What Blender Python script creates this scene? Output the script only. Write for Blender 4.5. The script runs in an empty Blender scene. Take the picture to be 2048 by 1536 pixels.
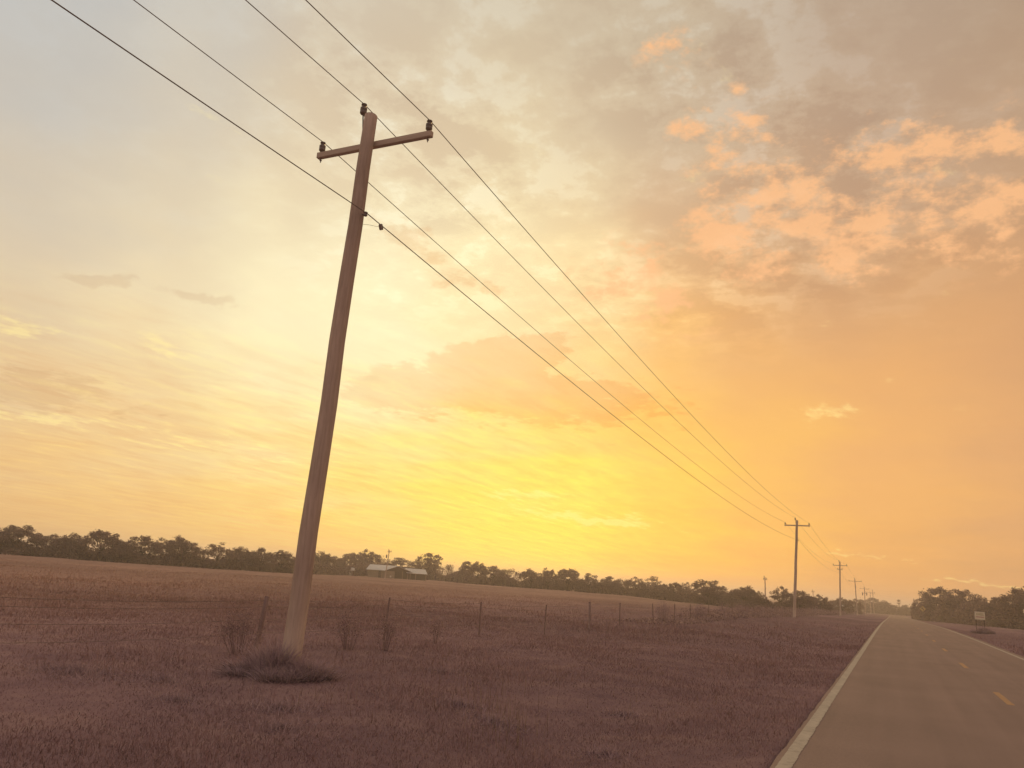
import bpy, bmesh, math, random
import numpy as np
from mathutils import Vector, Matrix

random.seed(7)
RNG = np.random.default_rng(7)
SC = bpy.context.scene
COL = SC.collection

# ------------------------------------------------------------------ tables for the sky
# broad sky colours: for each azimuth (degrees from the road) a ramp of (sine of elevation, linear colour)
SKY = [
    (-180, [(0.000,0.556,0.384,0.355), (0.044,0.555,0.385,0.357), (0.087,0.554,0.386,0.358), (0.139,0.552,0.387,0.360), (0.191,0.551,0.389,0.362), (0.250,0.548,0.391,0.366), (0.309,0.544,0.394,0.371), (0.375,0.540,0.399,0.377), (0.454,0.533,0.404,0.386), (0.530,0.527,0.410,0.395), (0.616,0.520,0.416,0.403), (0.719,0.514,0.421,0.410), (0.866,0.510,0.427,0.414), (0.996,0.510,0.443,0.403)]),
    (-120, [(0.000,0.643,0.429,0.252), (0.044,0.641,0.430,0.255), (0.087,0.638,0.430,0.258), (0.139,0.634,0.431,0.263), (0.191,0.628,0.433,0.270), (0.250,0.620,0.434,0.279), (0.309,0.611,0.436,0.291), (0.375,0.598,0.439,0.306), (0.454,0.579,0.443,0.328), (0.530,0.561,0.446,0.350), (0.616,0.543,0.450,0.372), (0.719,0.525,0.453,0.393), (0.866,0.513,0.453,0.410), (0.996,0.511,0.447,0.405)]),
    (-90, [(0.000,0.659,0.436,0.232), (0.044,0.656,0.437,0.235), (0.087,0.653,0.438,0.239), (0.139,0.647,0.439,0.245), (0.191,0.641,0.440,0.252), (0.250,0.632,0.442,0.263), (0.309,0.621,0.444,0.276), (0.375,0.606,0.447,0.293), (0.454,0.586,0.450,0.317), (0.530,0.565,0.454,0.341), (0.616,0.545,0.458,0.366), (0.719,0.525,0.460,0.389), (0.866,0.512,0.459,0.408), (0.996,0.511,0.448,0.405)]),
    (-70, [(0.000,0.737,0.475,0.228), (0.044,0.749,0.488,0.238), (0.087,0.749,0.503,0.257), (0.139,0.740,0.524,0.291), (0.191,0.727,0.544,0.329), (0.250,0.700,0.552,0.368), (0.309,0.655,0.540,0.395), (0.375,0.594,0.521,0.425), (0.454,0.523,0.506,0.475), (0.530,0.484,0.500,0.504), (0.616,0.494,0.485,0.467), (0.719,0.519,0.462,0.397), (0.866,0.512,0.459,0.408), (0.996,0.511,0.448,0.403)]),
    (-60, [(0.000,0.828,0.509,0.207), (0.044,0.832,0.520,0.221), (0.087,0.826,0.532,0.243), (0.139,0.807,0.548,0.278), (0.191,0.786,0.568,0.318), (0.250,0.758,0.586,0.367), (0.309,0.712,0.581,0.404), (0.375,0.644,0.554,0.428), (0.454,0.567,0.528,0.465), (0.530,0.524,0.521,0.500), (0.616,0.525,0.523,0.502), (0.719,0.521,0.472,0.415), (0.866,0.512,0.458,0.408), (0.996,0.511,0.447,0.403)]),
    (-51, [(0.000,0.877,0.545,0.201), (0.044,0.883,0.560,0.216), (0.087,0.883,0.577,0.242), (0.139,0.876,0.602,0.284), (0.191,0.873,0.638,0.335), (0.250,0.871,0.683,0.398), (0.309,0.844,0.692,0.440), (0.375,0.769,0.647,0.449), (0.454,0.674,0.586,0.450), (0.530,0.611,0.557,0.468), (0.616,0.581,0.544,0.478), (0.719,0.558,0.503,0.432), (0.866,0.512,0.456,0.408), (0.996,0.511,0.447,0.402)]),
    (-43, [(0.000,0.918,0.587,0.184), (0.044,0.929,0.614,0.199), (0.087,0.941,0.652,0.230), (0.139,0.956,0.719,0.306), (0.191,0.974,0.799,0.418), (0.250,0.989,0.857,0.511), (0.309,0.982,0.861,0.537), (0.375,0.926,0.797,0.510), (0.454,0.796,0.660,0.443), (0.530,0.705,0.594,0.427), (0.616,0.645,0.560,0.433), (0.719,0.603,0.529,0.425), (0.866,0.512,0.454,0.406), (0.996,0.511,0.446,0.401)]),
    (-35, [(0.000,0.954,0.641,0.159), (0.044,0.970,0.679,0.173), (0.087,0.986,0.720,0.204), (0.139,1.002,0.771,0.279), (0.191,1.017,0.827,0.392), (0.250,1.032,0.885,0.502), (0.309,1.034,0.910,0.553), (0.375,0.998,0.874,0.546), (0.454,0.847,0.702,0.453), (0.530,0.723,0.597,0.410), (0.616,0.644,0.545,0.400), (0.719,0.599,0.509,0.387), (0.866,0.511,0.451,0.402), (0.996,0.510,0.446,0.400)]),
    (-28, [(0.000,1.022,0.772,0.121), (0.044,1.023,0.775,0.128), (0.087,1.021,0.768,0.139), (0.139,1.015,0.749,0.173), (0.191,1.012,0.744,0.251), (0.250,1.017,0.783,0.370), (0.309,1.021,0.828,0.450), (0.375,0.997,0.827,0.473), (0.454,0.861,0.698,0.424), (0.530,0.720,0.586,0.389), (0.616,0.637,0.528,0.372), (0.719,0.596,0.498,0.365), (0.866,0.510,0.447,0.397), (0.996,0.510,0.445,0.399)]),
    (-21, [(0.000,1.029,0.761,0.106), (0.044,1.029,0.767,0.108), (0.087,1.026,0.763,0.113), (0.139,1.016,0.734,0.128), (0.191,1.000,0.686,0.170), (0.250,0.989,0.673,0.256), (0.309,0.989,0.717,0.341), (0.375,0.967,0.746,0.396), (0.454,0.828,0.645,0.382), (0.530,0.683,0.540,0.357), (0.616,0.608,0.494,0.345), (0.719,0.572,0.471,0.343), (0.866,0.509,0.442,0.391), (0.996,0.510,0.445,0.398)]),
    (-14, [(0.000,0.946,0.520,0.094), (0.044,0.962,0.564,0.097), (0.087,0.979,0.603,0.101), (0.139,0.988,0.610,0.111), (0.191,0.979,0.576,0.128), (0.250,0.955,0.536,0.156), (0.309,0.919,0.525,0.193), (0.375,0.842,0.515,0.241), (0.454,0.700,0.482,0.287), (0.530,0.620,0.465,0.308), (0.616,0.572,0.452,0.313), (0.719,0.548,0.443,0.319), (0.866,0.507,0.436,0.382), (0.996,0.510,0.444,0.397)]),
    (-7, [(0.000,0.858,0.430,0.111), (0.044,0.881,0.457,0.113), (0.087,0.910,0.486,0.117), (0.139,0.929,0.502,0.124), (0.191,0.915,0.487,0.133), (0.250,0.870,0.457,0.147), (0.309,0.812,0.438,0.169), (0.375,0.741,0.428,0.203), (0.454,0.643,0.415,0.244), (0.530,0.564,0.406,0.271), (0.616,0.523,0.400,0.282), (0.719,0.517,0.409,0.298), (0.866,0.504,0.429,0.370), (0.996,0.509,0.443,0.396)]),
    (0, [(0.000,0.779,0.388,0.129), (0.044,0.809,0.406,0.131), (0.087,0.842,0.426,0.135), (0.139,0.858,0.436,0.142), (0.191,0.841,0.427,0.146), (0.250,0.796,0.407,0.151), (0.309,0.736,0.389,0.162), (0.375,0.670,0.378,0.185), (0.454,0.583,0.366,0.217), (0.530,0.513,0.358,0.241), (0.616,0.479,0.353,0.250), (0.719,0.477,0.364,0.269), (0.866,0.500,0.420,0.357), (0.996,0.509,0.443,0.395)]),
    (10, [(0.000,0.651,0.343,0.151), (0.044,0.684,0.356,0.153), (0.087,0.720,0.370,0.155), (0.139,0.737,0.376,0.157), (0.191,0.719,0.368,0.157), (0.250,0.679,0.352,0.156), (0.309,0.641,0.338,0.157), (0.375,0.601,0.331,0.166), (0.454,0.531,0.325,0.188), (0.530,0.470,0.315,0.203), (0.616,0.436,0.305,0.206), (0.719,0.461,0.344,0.254), (0.866,0.495,0.406,0.337), (0.996,0.509,0.441,0.394)]),
    (25, [(0.000,0.547,0.307,0.167), (0.044,0.546,0.308,0.168), (0.087,0.545,0.309,0.170), (0.139,0.543,0.310,0.172), (0.191,0.540,0.312,0.175), (0.250,0.535,0.314,0.180), (0.309,0.529,0.317,0.186), (0.375,0.521,0.321,0.194), (0.454,0.508,0.326,0.205), (0.530,0.492,0.330,0.217), (0.616,0.481,0.337,0.231), (0.719,0.483,0.356,0.258), (0.866,0.489,0.388,0.308), (0.996,0.508,0.440,0.392)]),
    (60, [(0.000,0.549,0.306,0.165), (0.044,0.548,0.307,0.165), (0.087,0.547,0.307,0.166), (0.139,0.546,0.308,0.168), (0.191,0.544,0.309,0.170), (0.250,0.540,0.310,0.173), (0.309,0.536,0.312,0.177), (0.375,0.529,0.315,0.183), (0.454,0.519,0.320,0.193), (0.530,0.508,0.326,0.204), (0.616,0.495,0.333,0.219), (0.719,0.483,0.343,0.237), (0.866,0.482,0.368,0.279), (0.996,0.508,0.437,0.389)]),
    (110, [(0.000,0.546,0.352,0.293), (0.044,0.545,0.353,0.293), (0.087,0.543,0.354,0.294), (0.139,0.540,0.355,0.296), (0.191,0.537,0.357,0.298), (0.250,0.532,0.359,0.302), (0.309,0.527,0.362,0.306), (0.375,0.520,0.366,0.312), (0.454,0.512,0.371,0.319), (0.530,0.505,0.375,0.326), (0.616,0.499,0.380,0.333), (0.719,0.494,0.385,0.339), (0.866,0.495,0.398,0.353), (0.996,0.508,0.438,0.394)]),
]
# sunlit peach puffs of cloud: two axis vectors over the half sizes, weight
PUFFS = [
    (34.301,2.738,7.995, 8.780,42.535,-52.241, 0.90),
    (55.147,14.379,-2.109, -12.521,38.260,-66.537, 0.80),
    (19.216,5.438,-4.525, -12.494,17.308,-32.255, 0.80),
    (31.918,9.693,-6.742, -14.851,19.796,-41.847, 0.70),
    (15.674,5.978,-9.396, -19.831,10.716,-26.263, 1.00),
    (26.524,5.450,-0.945, -5.660,19.754,-44.931, 1.05),
    (35.425,9.675,-10.763, -19.761,17.094,-49.672, 1.10),
    (21.537,0.237,-1.401, -3.353,26.051,-47.135, 1.10),
    (50.378,4.019,-7.631, -14.093,42.372,-70.718, 0.70),
    (31.330,6.866,-14.272, -30.396,22.228,-56.032, 0.80),
    (35.496,1.718,-3.910, -4.642,15.918,-35.146, 0.85),
    (13.295,-0.506,-2.118, -2.655,8.888,-18.791, 0.85),
    (23.798,-0.792,-4.868, -6.192,18.995,-33.361, 0.60),
    (12.939,5.651,-4.551, -9.578,5.370,-20.563, 0.75),
    (28.400,6.711,-1.904, -7.936,23.281,-36.321, 0.50),
]
# darker cloud banks seen against the bright gap
BANKS = [
    (6.631,2.994,-0.030, -3.482,7.354,-35.455, 1.15),
    (21.810,14.057,2.644, -2.362,15.968,-65.416, 1.30),
    (19.001,8.655,4.521, 5.647,26.908,-75.245, 1.30),
    (23.469,7.420,10.329, 16.136,24.415,-54.205, 1.10),
    (13.728,17.790,2.576, -21.215,34.160,-122.830, 0.78),
    (21.027,23.223,0.248, -33.096,31.570,-149.818, 0.82),
    (14.550,12.187,-3.742, -25.167,12.657,-56.623, 0.62),
    (14.908,9.606,-2.785, -19.676,13.927,-57.274, 0.60),
    (6.055,9.147,0.636, -4.271,5.673,-40.899, 0.75),
]
# bright thin cloud edges
GLINTS = [
    (19.245,30.519,0.703, -18.736,14.154,-101.574, 1.10),
    (18.591,22.509,-0.220, -19.955,15.441,-106.534, 0.90),
    (7.991,11.897,1.153, -13.682,29.080,-205.184, 1.00),
    (5.050,4.934,-0.208, -4.612,2.951,-42.022, 0.60),
    (15.498,6.976,0.272, -5.144,18.386,-178.402, 1.00),
    (10.029,4.059,-0.230, -5.108,6.880,-101.092, 0.75),
    (20.657,6.880,-0.947, -21.434,19.517,-325.610, 0.95),
    (20.158,1.006,1.287, 6.316,26.593,-119.708, 0.80),
    (17.172,-1.454,-0.284, -6.571,14.996,-473.696, 0.90),
    (16.160,0.500,-0.051, -2.132,23.279,-443.988, 0.70),
]
SUN_DIR = (-0.3821, 0.9238, 0.0257)
MOTTLE_DIR = (-0.2530, 0.8106, 0.5282)
STREAK_AZ = 1.3292

# ------------------------------------------------------------------ camera
CAM_H = 1.95
cam_data = bpy.data.cameras.new('camera')
cam_data.sensor_width = 36.0
cam_data.lens = 36.0 * 1600.0 / 2048.0
cam_data.clip_start = 0.1
cam_data.clip_end = 12000.0
camera = bpy.data.objects.new('camera', cam_data)
COL.objects.link(camera)
_r = Vector((0.90647885, 0.41658235, 0.06895823))
_u = Vector((0.03820781, -0.24356338, 0.96913211))
_f = Vector((-0.42051903, 0.87586302, 0.23670175))
camera.matrix_world = Matrix(((_r.x, _u.x, -_f.x, 0), (_r.y, _u.y, -_f.y, 0), (_r.z, _u.z, -_f.z, CAM_H), (0, 0, 0, 1)))
SC.camera = camera

# ------------------------------------------------------------------ render settings
SC.render.engine = 'CYCLES'
SC.view_settings.view_transform = 'Standard'
SC.view_settings.look = 'None'
SC.view_settings.exposure = 0.0
SC.view_settings.gamma = 1.0
SC.view_settings.use_curve_mapping = False
cy = SC.cycles
cy.use_denoising = True
cy.denoiser = 'OPENIMAGEDENOISE'
cy.use_adaptive_sampling = True
cy.adaptive_threshold = 0.015
cy.max_bounces = 5
cy.diffuse_bounces = 2
cy.glossy_bounces = 2
cy.transmission_bounces = 2
cy.volume_bounces = 1
cy.transparent_max_bounces = 4
cy.caustics_reflective = False
cy.caustics_refractive = False

# ------------------------------------------------------------------ sky (world)
def build_world():
    w = bpy.data.worlds.new('World')
    SC.world = w
    w.use_nodes = True
    nt = w.node_tree
    nt.nodes.clear()
    N, L = nt.nodes, nt.links

    def put(sock, v):
        if hasattr(v, 'is_linked') or isinstance(v, bpy.types.NodeSocket):
            L.new(v, sock)
        else:
            sock.default_value = v

    def m(op, a, b=None, c=None, clamp=False):
        n = N.new('ShaderNodeMath'); n.operation = op; n.use_clamp = clamp
        put(n.inputs[0], a)
        if b is not None: put(n.inputs[1], b)
        if c is not None: put(n.inputs[2], c)
        return n.outputs[0]

    def vm(op, a, b=None, c=None):
        n = N.new('ShaderNodeVectorMath'); n.operation = op
        put(n.inputs[0], a)
        if b is not None: put(n.inputs[1], b)
        if c is not None: put(n.inputs[2], c)
        return n.outputs['Value'] if op in ('DOT_PRODUCT', 'LENGTH') else n.outputs[0]

    def scale(v, s):
        n = N.new('ShaderNodeVectorMath'); n.operation = 'SCALE'
        put(n.inputs[0], v); put(n.inputs['Scale'], s)
        return n.outputs[0]

    def noise(vec, sc, detail=5.0, rough=0.55, dist=0.0, out='Fac', dim='2D'):
        n = N.new('ShaderNodeTexNoise'); n.noise_dimensions = dim
        n.inputs['Scale'].default_value = sc; n.inputs['Detail'].default_value = detail
        n.inputs['Roughness'].default_value = rough; n.inputs['Distortion'].default_value = dist
        L.new(vec, n.inputs['Vector'])
        return n.outputs[out]

    def smooth(v, a, b):
        n = N.new('ShaderNodeMapRange'); n.interpolation_type = 'SMOOTHSTEP'
        put(n.inputs['Value'], v)
        n.inputs['From Min'].default_value = a; n.inputs['From Max'].default_value = b
        return n.outputs[0]

    def mix(f, a, b):
        n = N.new('ShaderNodeMix'); n.data_type = 'RGBA'
        put(n.inputs[0], f); put(n.inputs[6], a); put(n.inputs[7], b)
        return n.outputs[2]

    D = N.new('ShaderNodeTexCoord').outputs['Generated']
    sep = N.new('ShaderNodeSeparateXYZ'); L.new(D, sep.inputs[0])
    zup = m('MAXIMUM', sep.outputs[2], 0.0)

    # the cloud sheet overhead, seen in perspective: direction cut with a level plane
    inv = m('DIVIDE', 1.0, m('ADD', zup, 0.10))
    comb = N.new('ShaderNodeCombineXYZ')
    L.new(m('MULTIPLY', sep.outputs[0], inv), comb.inputs[0]); L.new(m('MULTIPLY', sep.outputs[1], inv), comb.inputs[1])
    P = comb.outputs[0]

    # slow warp so that colour borders run unevenly, as cloud does
    warp = noise(P, 1.1, 4.0, 0.55, 0.0, 'Color')
    warp = scale(vm('SUBTRACT', warp, (0.5, 0.5, 0.5)), 0.16)
    DW = vm('ADD', D, warp)

    # broad colours of the lit overcast: one ramp by elevation for each azimuth, blended round the compass
    sw = N.new('ShaderNodeSeparateXYZ'); L.new(DW, sw.inputs[0])
    az = m('MULTIPLY', m('ARCTAN2', sw.outputs[0], sw.outputs[1]), 57.29578)
    ramps = []
    for a, stops in SKY:
        cr = N.new('ShaderNodeValToRGB'); cr.color_ramp.interpolation = 'LINEAR'
        el = cr.color_ramp.elements
        while len(el) < len(stops): el.new(1.0)
        for q, (s, r, g, b) in enumerate(stops):
            el[q].position = s; el[q].color = (r, g, b, 1.0)
        L.new(sw.outputs[2], cr.inputs[0])
        ramps.append((a, cr.outputs[0]))
    base = ramps[0][1]
    for q in range(1, len(ramps) + 1):
        a0 = ramps[q - 1][0]
        a1, col = ramps[q] if q < len(ramps) else (180, ramps[0][1])
        base = mix(smooth(az, a0, a1), base, col)

    # high mottled cloud
    mot = noise(P, 6.0, 8.0, 0.64, 0.0)
    mot2 = noise(P, 1.5, 3.0, 0.5)
    gate = smooth(mot2, 0.40, 0.62)
    upper = m('MULTIPLY', smooth(sep.outputs[2], 0.24, 0.38), m('MULTIPLY_ADD', smooth(vm('DOT_PRODUCT', D, MOTTLE_DIR), math.cos(0.50), math.cos(0.22)), 0.90, 0.10))
    dark = m('MULTIPLY', m('MULTIPLY', smooth(mot, 0.47, 0.60), upper), m('MULTIPLY_ADD', gate, 0.6, 0.4))
    base = mix(m('MULTIPLY', dark, 0.55), base, vm('MULTIPLY', base, (0.80, 0.72, 0.70)))
    lite = m('MULTIPLY', m('MULTIPLY', smooth(mot, 0.48, 0.36), upper), m('MULTIPLY_ADD', gate, 0.4, 0.6))
    base = mix(m('MULTIPLY', lite, 0.90), base, vm('MULTIPLY', base, (1.14, 1.24, 1.36)))

    # long thin streaks that run towards the low sun
    rot = N.new('ShaderNodeMapping'); rot.vector_type = 'POINT'
    L.new(P, rot.inputs['Vector'])
    rot.inputs['Rotation'].default_value = (0, 0, -STREAK_AZ)
    st = N.new('ShaderNodeMapping'); st.vector_type = 'POINT'
    L.new(rot.outputs[0], st.inputs['Vector'])
    st.inputs['Scale'].default_value = (0.75, 2.2, 1.0)
    streak = noise(vm('ADD', st.outputs[0], scale(warp, 2.2)), 4.2, 7.0, 0.66, 0.0)
    low = m('MULTIPLY', smooth(sep.outputs[2], 0.34, 0.16), m('MULTIPLY_ADD', smooth(az, -6.0, -24.0), 0.8, 0.12))
    base = mix(m('MULTIPLY', m('MULTIPLY', smooth(streak, 0.50, 0.66), low), 0.60), base, vm('MULTIPLY', base, (1.08, 1.14, 1.02)))
    base = mix(m('MULTIPLY', m('MULTIPLY', smooth(streak, 0.50, 0.34), low), 0.60), base, vm('MULTIPLY', base, (0.94, 0.86, 0.82)))

    # single clouds
    fine = noise(P, 11.0, 7.0, 0.66, 0.0)
    soft = noise(P, 5.0, 6.0, 0.60, 0.0)
    fw = noise(D, 22.0, 3.0, 0.6, 0.0, 'Color', '3D')
    DB = vm('ADD', D, scale(vm('SUBTRACT', fw, (0.5, 0.5, 0.5)), 0.035))

    def field(table, grow):
        tot = None
        for (ax, ay, az_, bx, by, bz, wt) in table:
            u = vm('DOT_PRODUCT', DB, (ax / grow, ay / grow, az_ / grow))
            v = vm('DOT_PRODUCT', DB, (bx / grow, by / grow, bz / grow))
            g = m('EXPONENT', m('MULTIPLY', m('MULTIPLY_ADD', u, u, m('MULTIPLY', v, v)), -0.9))
            tot = m('MULTIPLY', g, wt) if tot is None else m('MULTIPLY_ADD', g, wt, tot)
        return tot

    bank = m('ADD', field(BANKS, 1.25), m('ADD', m('MULTIPLY_ADD', soft, 1.0, -0.50), m('MULTIPLY_ADD', fine, 1.1, -0.55)))
    bankm = smooth(bank, 0.36, 0.70)
    grey = mix(smooth(az, -28.0, -42.0), (0.93, 0.79, 0.71, 1.0), (0.90, 0.85, 0.83, 1.0))
    base = mix(m('MULTIPLY', bankm, 0.88), base, vm('MULTIPLY', base, grey))
    pd = N.new('ShaderNodeVectorMath'); pd.operation = 'MULTIPLY'; L.new(D, pd.inputs[0]); pd.inputs[1].default_value = (1.0, 1.0, 1.7)
    billow = noise(pd.outputs[0], 23.0, 7.0, 0.62, 0.0, 'Fac', '3D')
    pf = field(PUFFS, 1.2)
    puff = m('ADD', pf, m('MULTIPLY_ADD', billow, 4.6, -2.55))
    puffm = m('MULTIPLY', smooth(puff, 0.10, 1.10), smooth(pf, 0.06, 0.40))
    base = mix(m('MULTIPLY', puffm, 0.78), base, (1.0, 0.53, 0.245, 1.0))
    gl = m('ADD', field(GLINTS, 1.2), m('ADD', m('MULTIPLY_ADD', streak, 2.2, -1.1), m('MULTIPLY_ADD', fine, 1.6, -0.8)))
    glm = smooth(gl, 0.45, 1.25)
    base = mix(m('MULTIPLY', glm, 0.70), base, vm('ADD', vm('MULTIPLY', base, (0.45, 0.45, 0.45)), (0.62, 0.52, 0.20)))

    # the clear twilight air behind the cloud
    sky = N.new('ShaderNodeTexSky'); sky.sky_type = 'NISHITA'; sky.sun_disc = False
    sky.sun_elevation = math.radians(1.5)
    sky.sun_rotation = math.atan2(SUN_DIR[0], SUN_DIR[1])
    clear = scale(sky.outputs[0], 0.05)
    total = vm('ADD', scale(base, 1.02), scale(clear, 0.25))

    bg = N.new('ShaderNodeBackground'); bg.inputs['Strength'].default_value = SKY_STRENGTH
    L.new(total, bg.inputs['Color'])
    out = N.new('ShaderNodeOutputWorld'); L.new(bg.outputs[0], out.inputs['Surface'])
    w.cycles.sampling_method = 'MANUAL'
    w.cycles.sample_map_resolution = 512

SKY_STRENGTH = 1.0
build_world()

# ------------------------------------------------------------------ sun, low behind the cloud
sun_data = bpy.data.lights.new('sun', 'SUN')
sun_data.energy = 1.5
sun_data.angle = math.radians(12.0)
sun_data.color = (1.0, 0.64, 0.30)
sun = bpy.data.objects.new('sun', sun_data)
COL.objects.link(sun)
_sd = Vector((SUN_DIR[0], SUN_DIR[1], math.tan(math.radians(4.0)))).normalized()
sun.rotation_euler = _sd.to_track_quat('Z', 'Y').to_euler()

# ------------------------------------------------------------------ helpers
def tag(o, label=None, cat=None, group=None, kind=None):
    if label: o['label'] = label
    if cat: o['category'] = cat
    if group: o['group'] = group
    if kind: o['kind'] = kind
    return o

def empty(name, loc=(0, 0, 0), rz=0.0):
    o = bpy.data.objects.new(name, None)
    o.location = loc; o.rotation_euler = (0, 0, rz); o.empty_display_size = 0.3
    COL.objects.link(o)
    return o

def link(name, mesh, mat=None, parent=None, loc=None):
    o = bpy.data.objects.new(name, mesh)
    if mat is not None and not mesh.materials: mesh.materials.append(mat)
    COL.objects.link(o)
    if parent is not None: o.parent = parent
    if loc is not None: o.location = loc
    return o

class MB:
    """collects vertices and faces of one mesh"""
    def __init__(self): self.v, self.f = [], []
    def add(self, vs, fs):
        k = len(self.v); self.v += [tuple(p) for p in vs]; self.f += [tuple(i + k for i in f) for f in fs]
        return self
    def box(self, c, s, rot=None):
        x, y, z = (q / 2 for q in s)
        vs = [Vector((a * x, b * y, d * z)) for a in (-1, 1) for b in (-1, 1) for d in (-1, 1)]
        if rot is not None: vs = [rot @ p for p in vs]
        vs = [p + Vector(c) for p in vs]
        return self.add(vs, [(0, 1, 3, 2), (4, 6, 7, 5), (0, 4, 5, 1), (2, 3, 7, 6), (0, 2, 6, 4), (1, 5, 7, 3)])
    def bevel_box(self, c, s, b=0.01, rot=None):
        bm = bmesh.new(); bmesh.ops.create_cube(bm, size=1.0)
        for v in bm.verts: v.co = Vector((v.co.x * s[0], v.co.y * s[1], v.co.z * s[2]))
        bmesh.ops.bevel(bm, geom=list(bm.edges), offset=b, segments=1, affect='EDGES')
        bm.verts.index_update()
        vs = [(rot @ v.co if rot is not None else v.co.copy()) + Vector(c) for v in bm.verts]
        fs = [[v.index for v in f.verts] for f in bm.faces]; bm.free()
        return self.add(vs, fs)
    def tube(self, pts, rad, n=8, cap=True):
        pts = [Vector(p) for p in pts]
        if not hasattr(rad, '__len__'): rad = [rad] * len(pts)
        vs, fs = [], []
        for i, p in enumerate(pts):
            t = (pts[min(i + 1, len(pts) - 1)] - pts[max(i - 1, 0)]).normalized()
            a = Vector((1, 0, 0)) if abs(t.x) < 0.8 else Vector((0, 1, 0))
            e1 = t.cross(a).normalized(); e2 = t.cross(e1)
            for k in range(n):
                q = 2 * math.pi * k / n
                vs.append(p + (e1 * math.cos(q) + e2 * math.sin(q)) * rad[i])
        for i in range(len(pts) - 1):
            for k in range(n):
                k2 = (k + 1) % n
                fs.append((i * n + k, i * n + k2, (i + 1) * n + k2, (i + 1) * n + k))
        if cap:
            fs.append(tuple(range(n))); fs.append(tuple(reversed(range((len(pts) - 1) * n, len(pts) * n))))
        return self.add(vs, fs)
    def lathe(self, c, prof, n=12):
        vs, fs = [], []
        for (r, z) in prof:
            for k in range(n):
                q = 2 * math.pi * k / n
                vs.append((c[0] + r * math.cos(q), c[1] + r * math.sin(q), c[2] + z))
        for i in range(len(prof) - 1):
            for k in range(n):
                k2 = (k + 1) % n
                fs.append((i * n + k, i * n + k2, (i + 1) * n + k2, (i + 1) * n + k))
        fs.append(tuple(reversed(range(n)))); fs.append(tuple(range((len(prof) - 1) * n, len(prof) * n)))
        return self.add(vs, fs)
    def mesh(self, name, smooth=False):
        me = bpy.data.meshes.new(name); me.from_pydata(self.v, [], self.f); me.update()
        if smooth:
            me.polygons.foreach_set('use_smooth', [len(f) <= 4 for f in self.f])
        return me
    def build(self, name, mat, parent=None, smooth=False, loc=None):
        return link(name, self.mesh(name, smooth), mat, parent, loc)

def np_mesh(name, verts, faces_n, idx):
    """fast mesh: verts (n,3), every face with faces_n corners, idx flat"""
    me = bpy.data.meshes.new(name)
    me.vertices.add(len(verts)); me.vertices.foreach_set('co', np.asarray(verts, np.float32).ravel())
    nf = len(idx) // faces_n
    me.loops.add(len(idx)); me.loops.foreach_set('vertex_index', np.asarray(idx, np.int32).ravel())
    me.polygons.add(nf)
    me.polygons.foreach_set('loop_start', np.arange(0, nf * faces_n, faces_n, dtype=np.int32))
    me.update(calc_edges=True)
    return me

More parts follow.
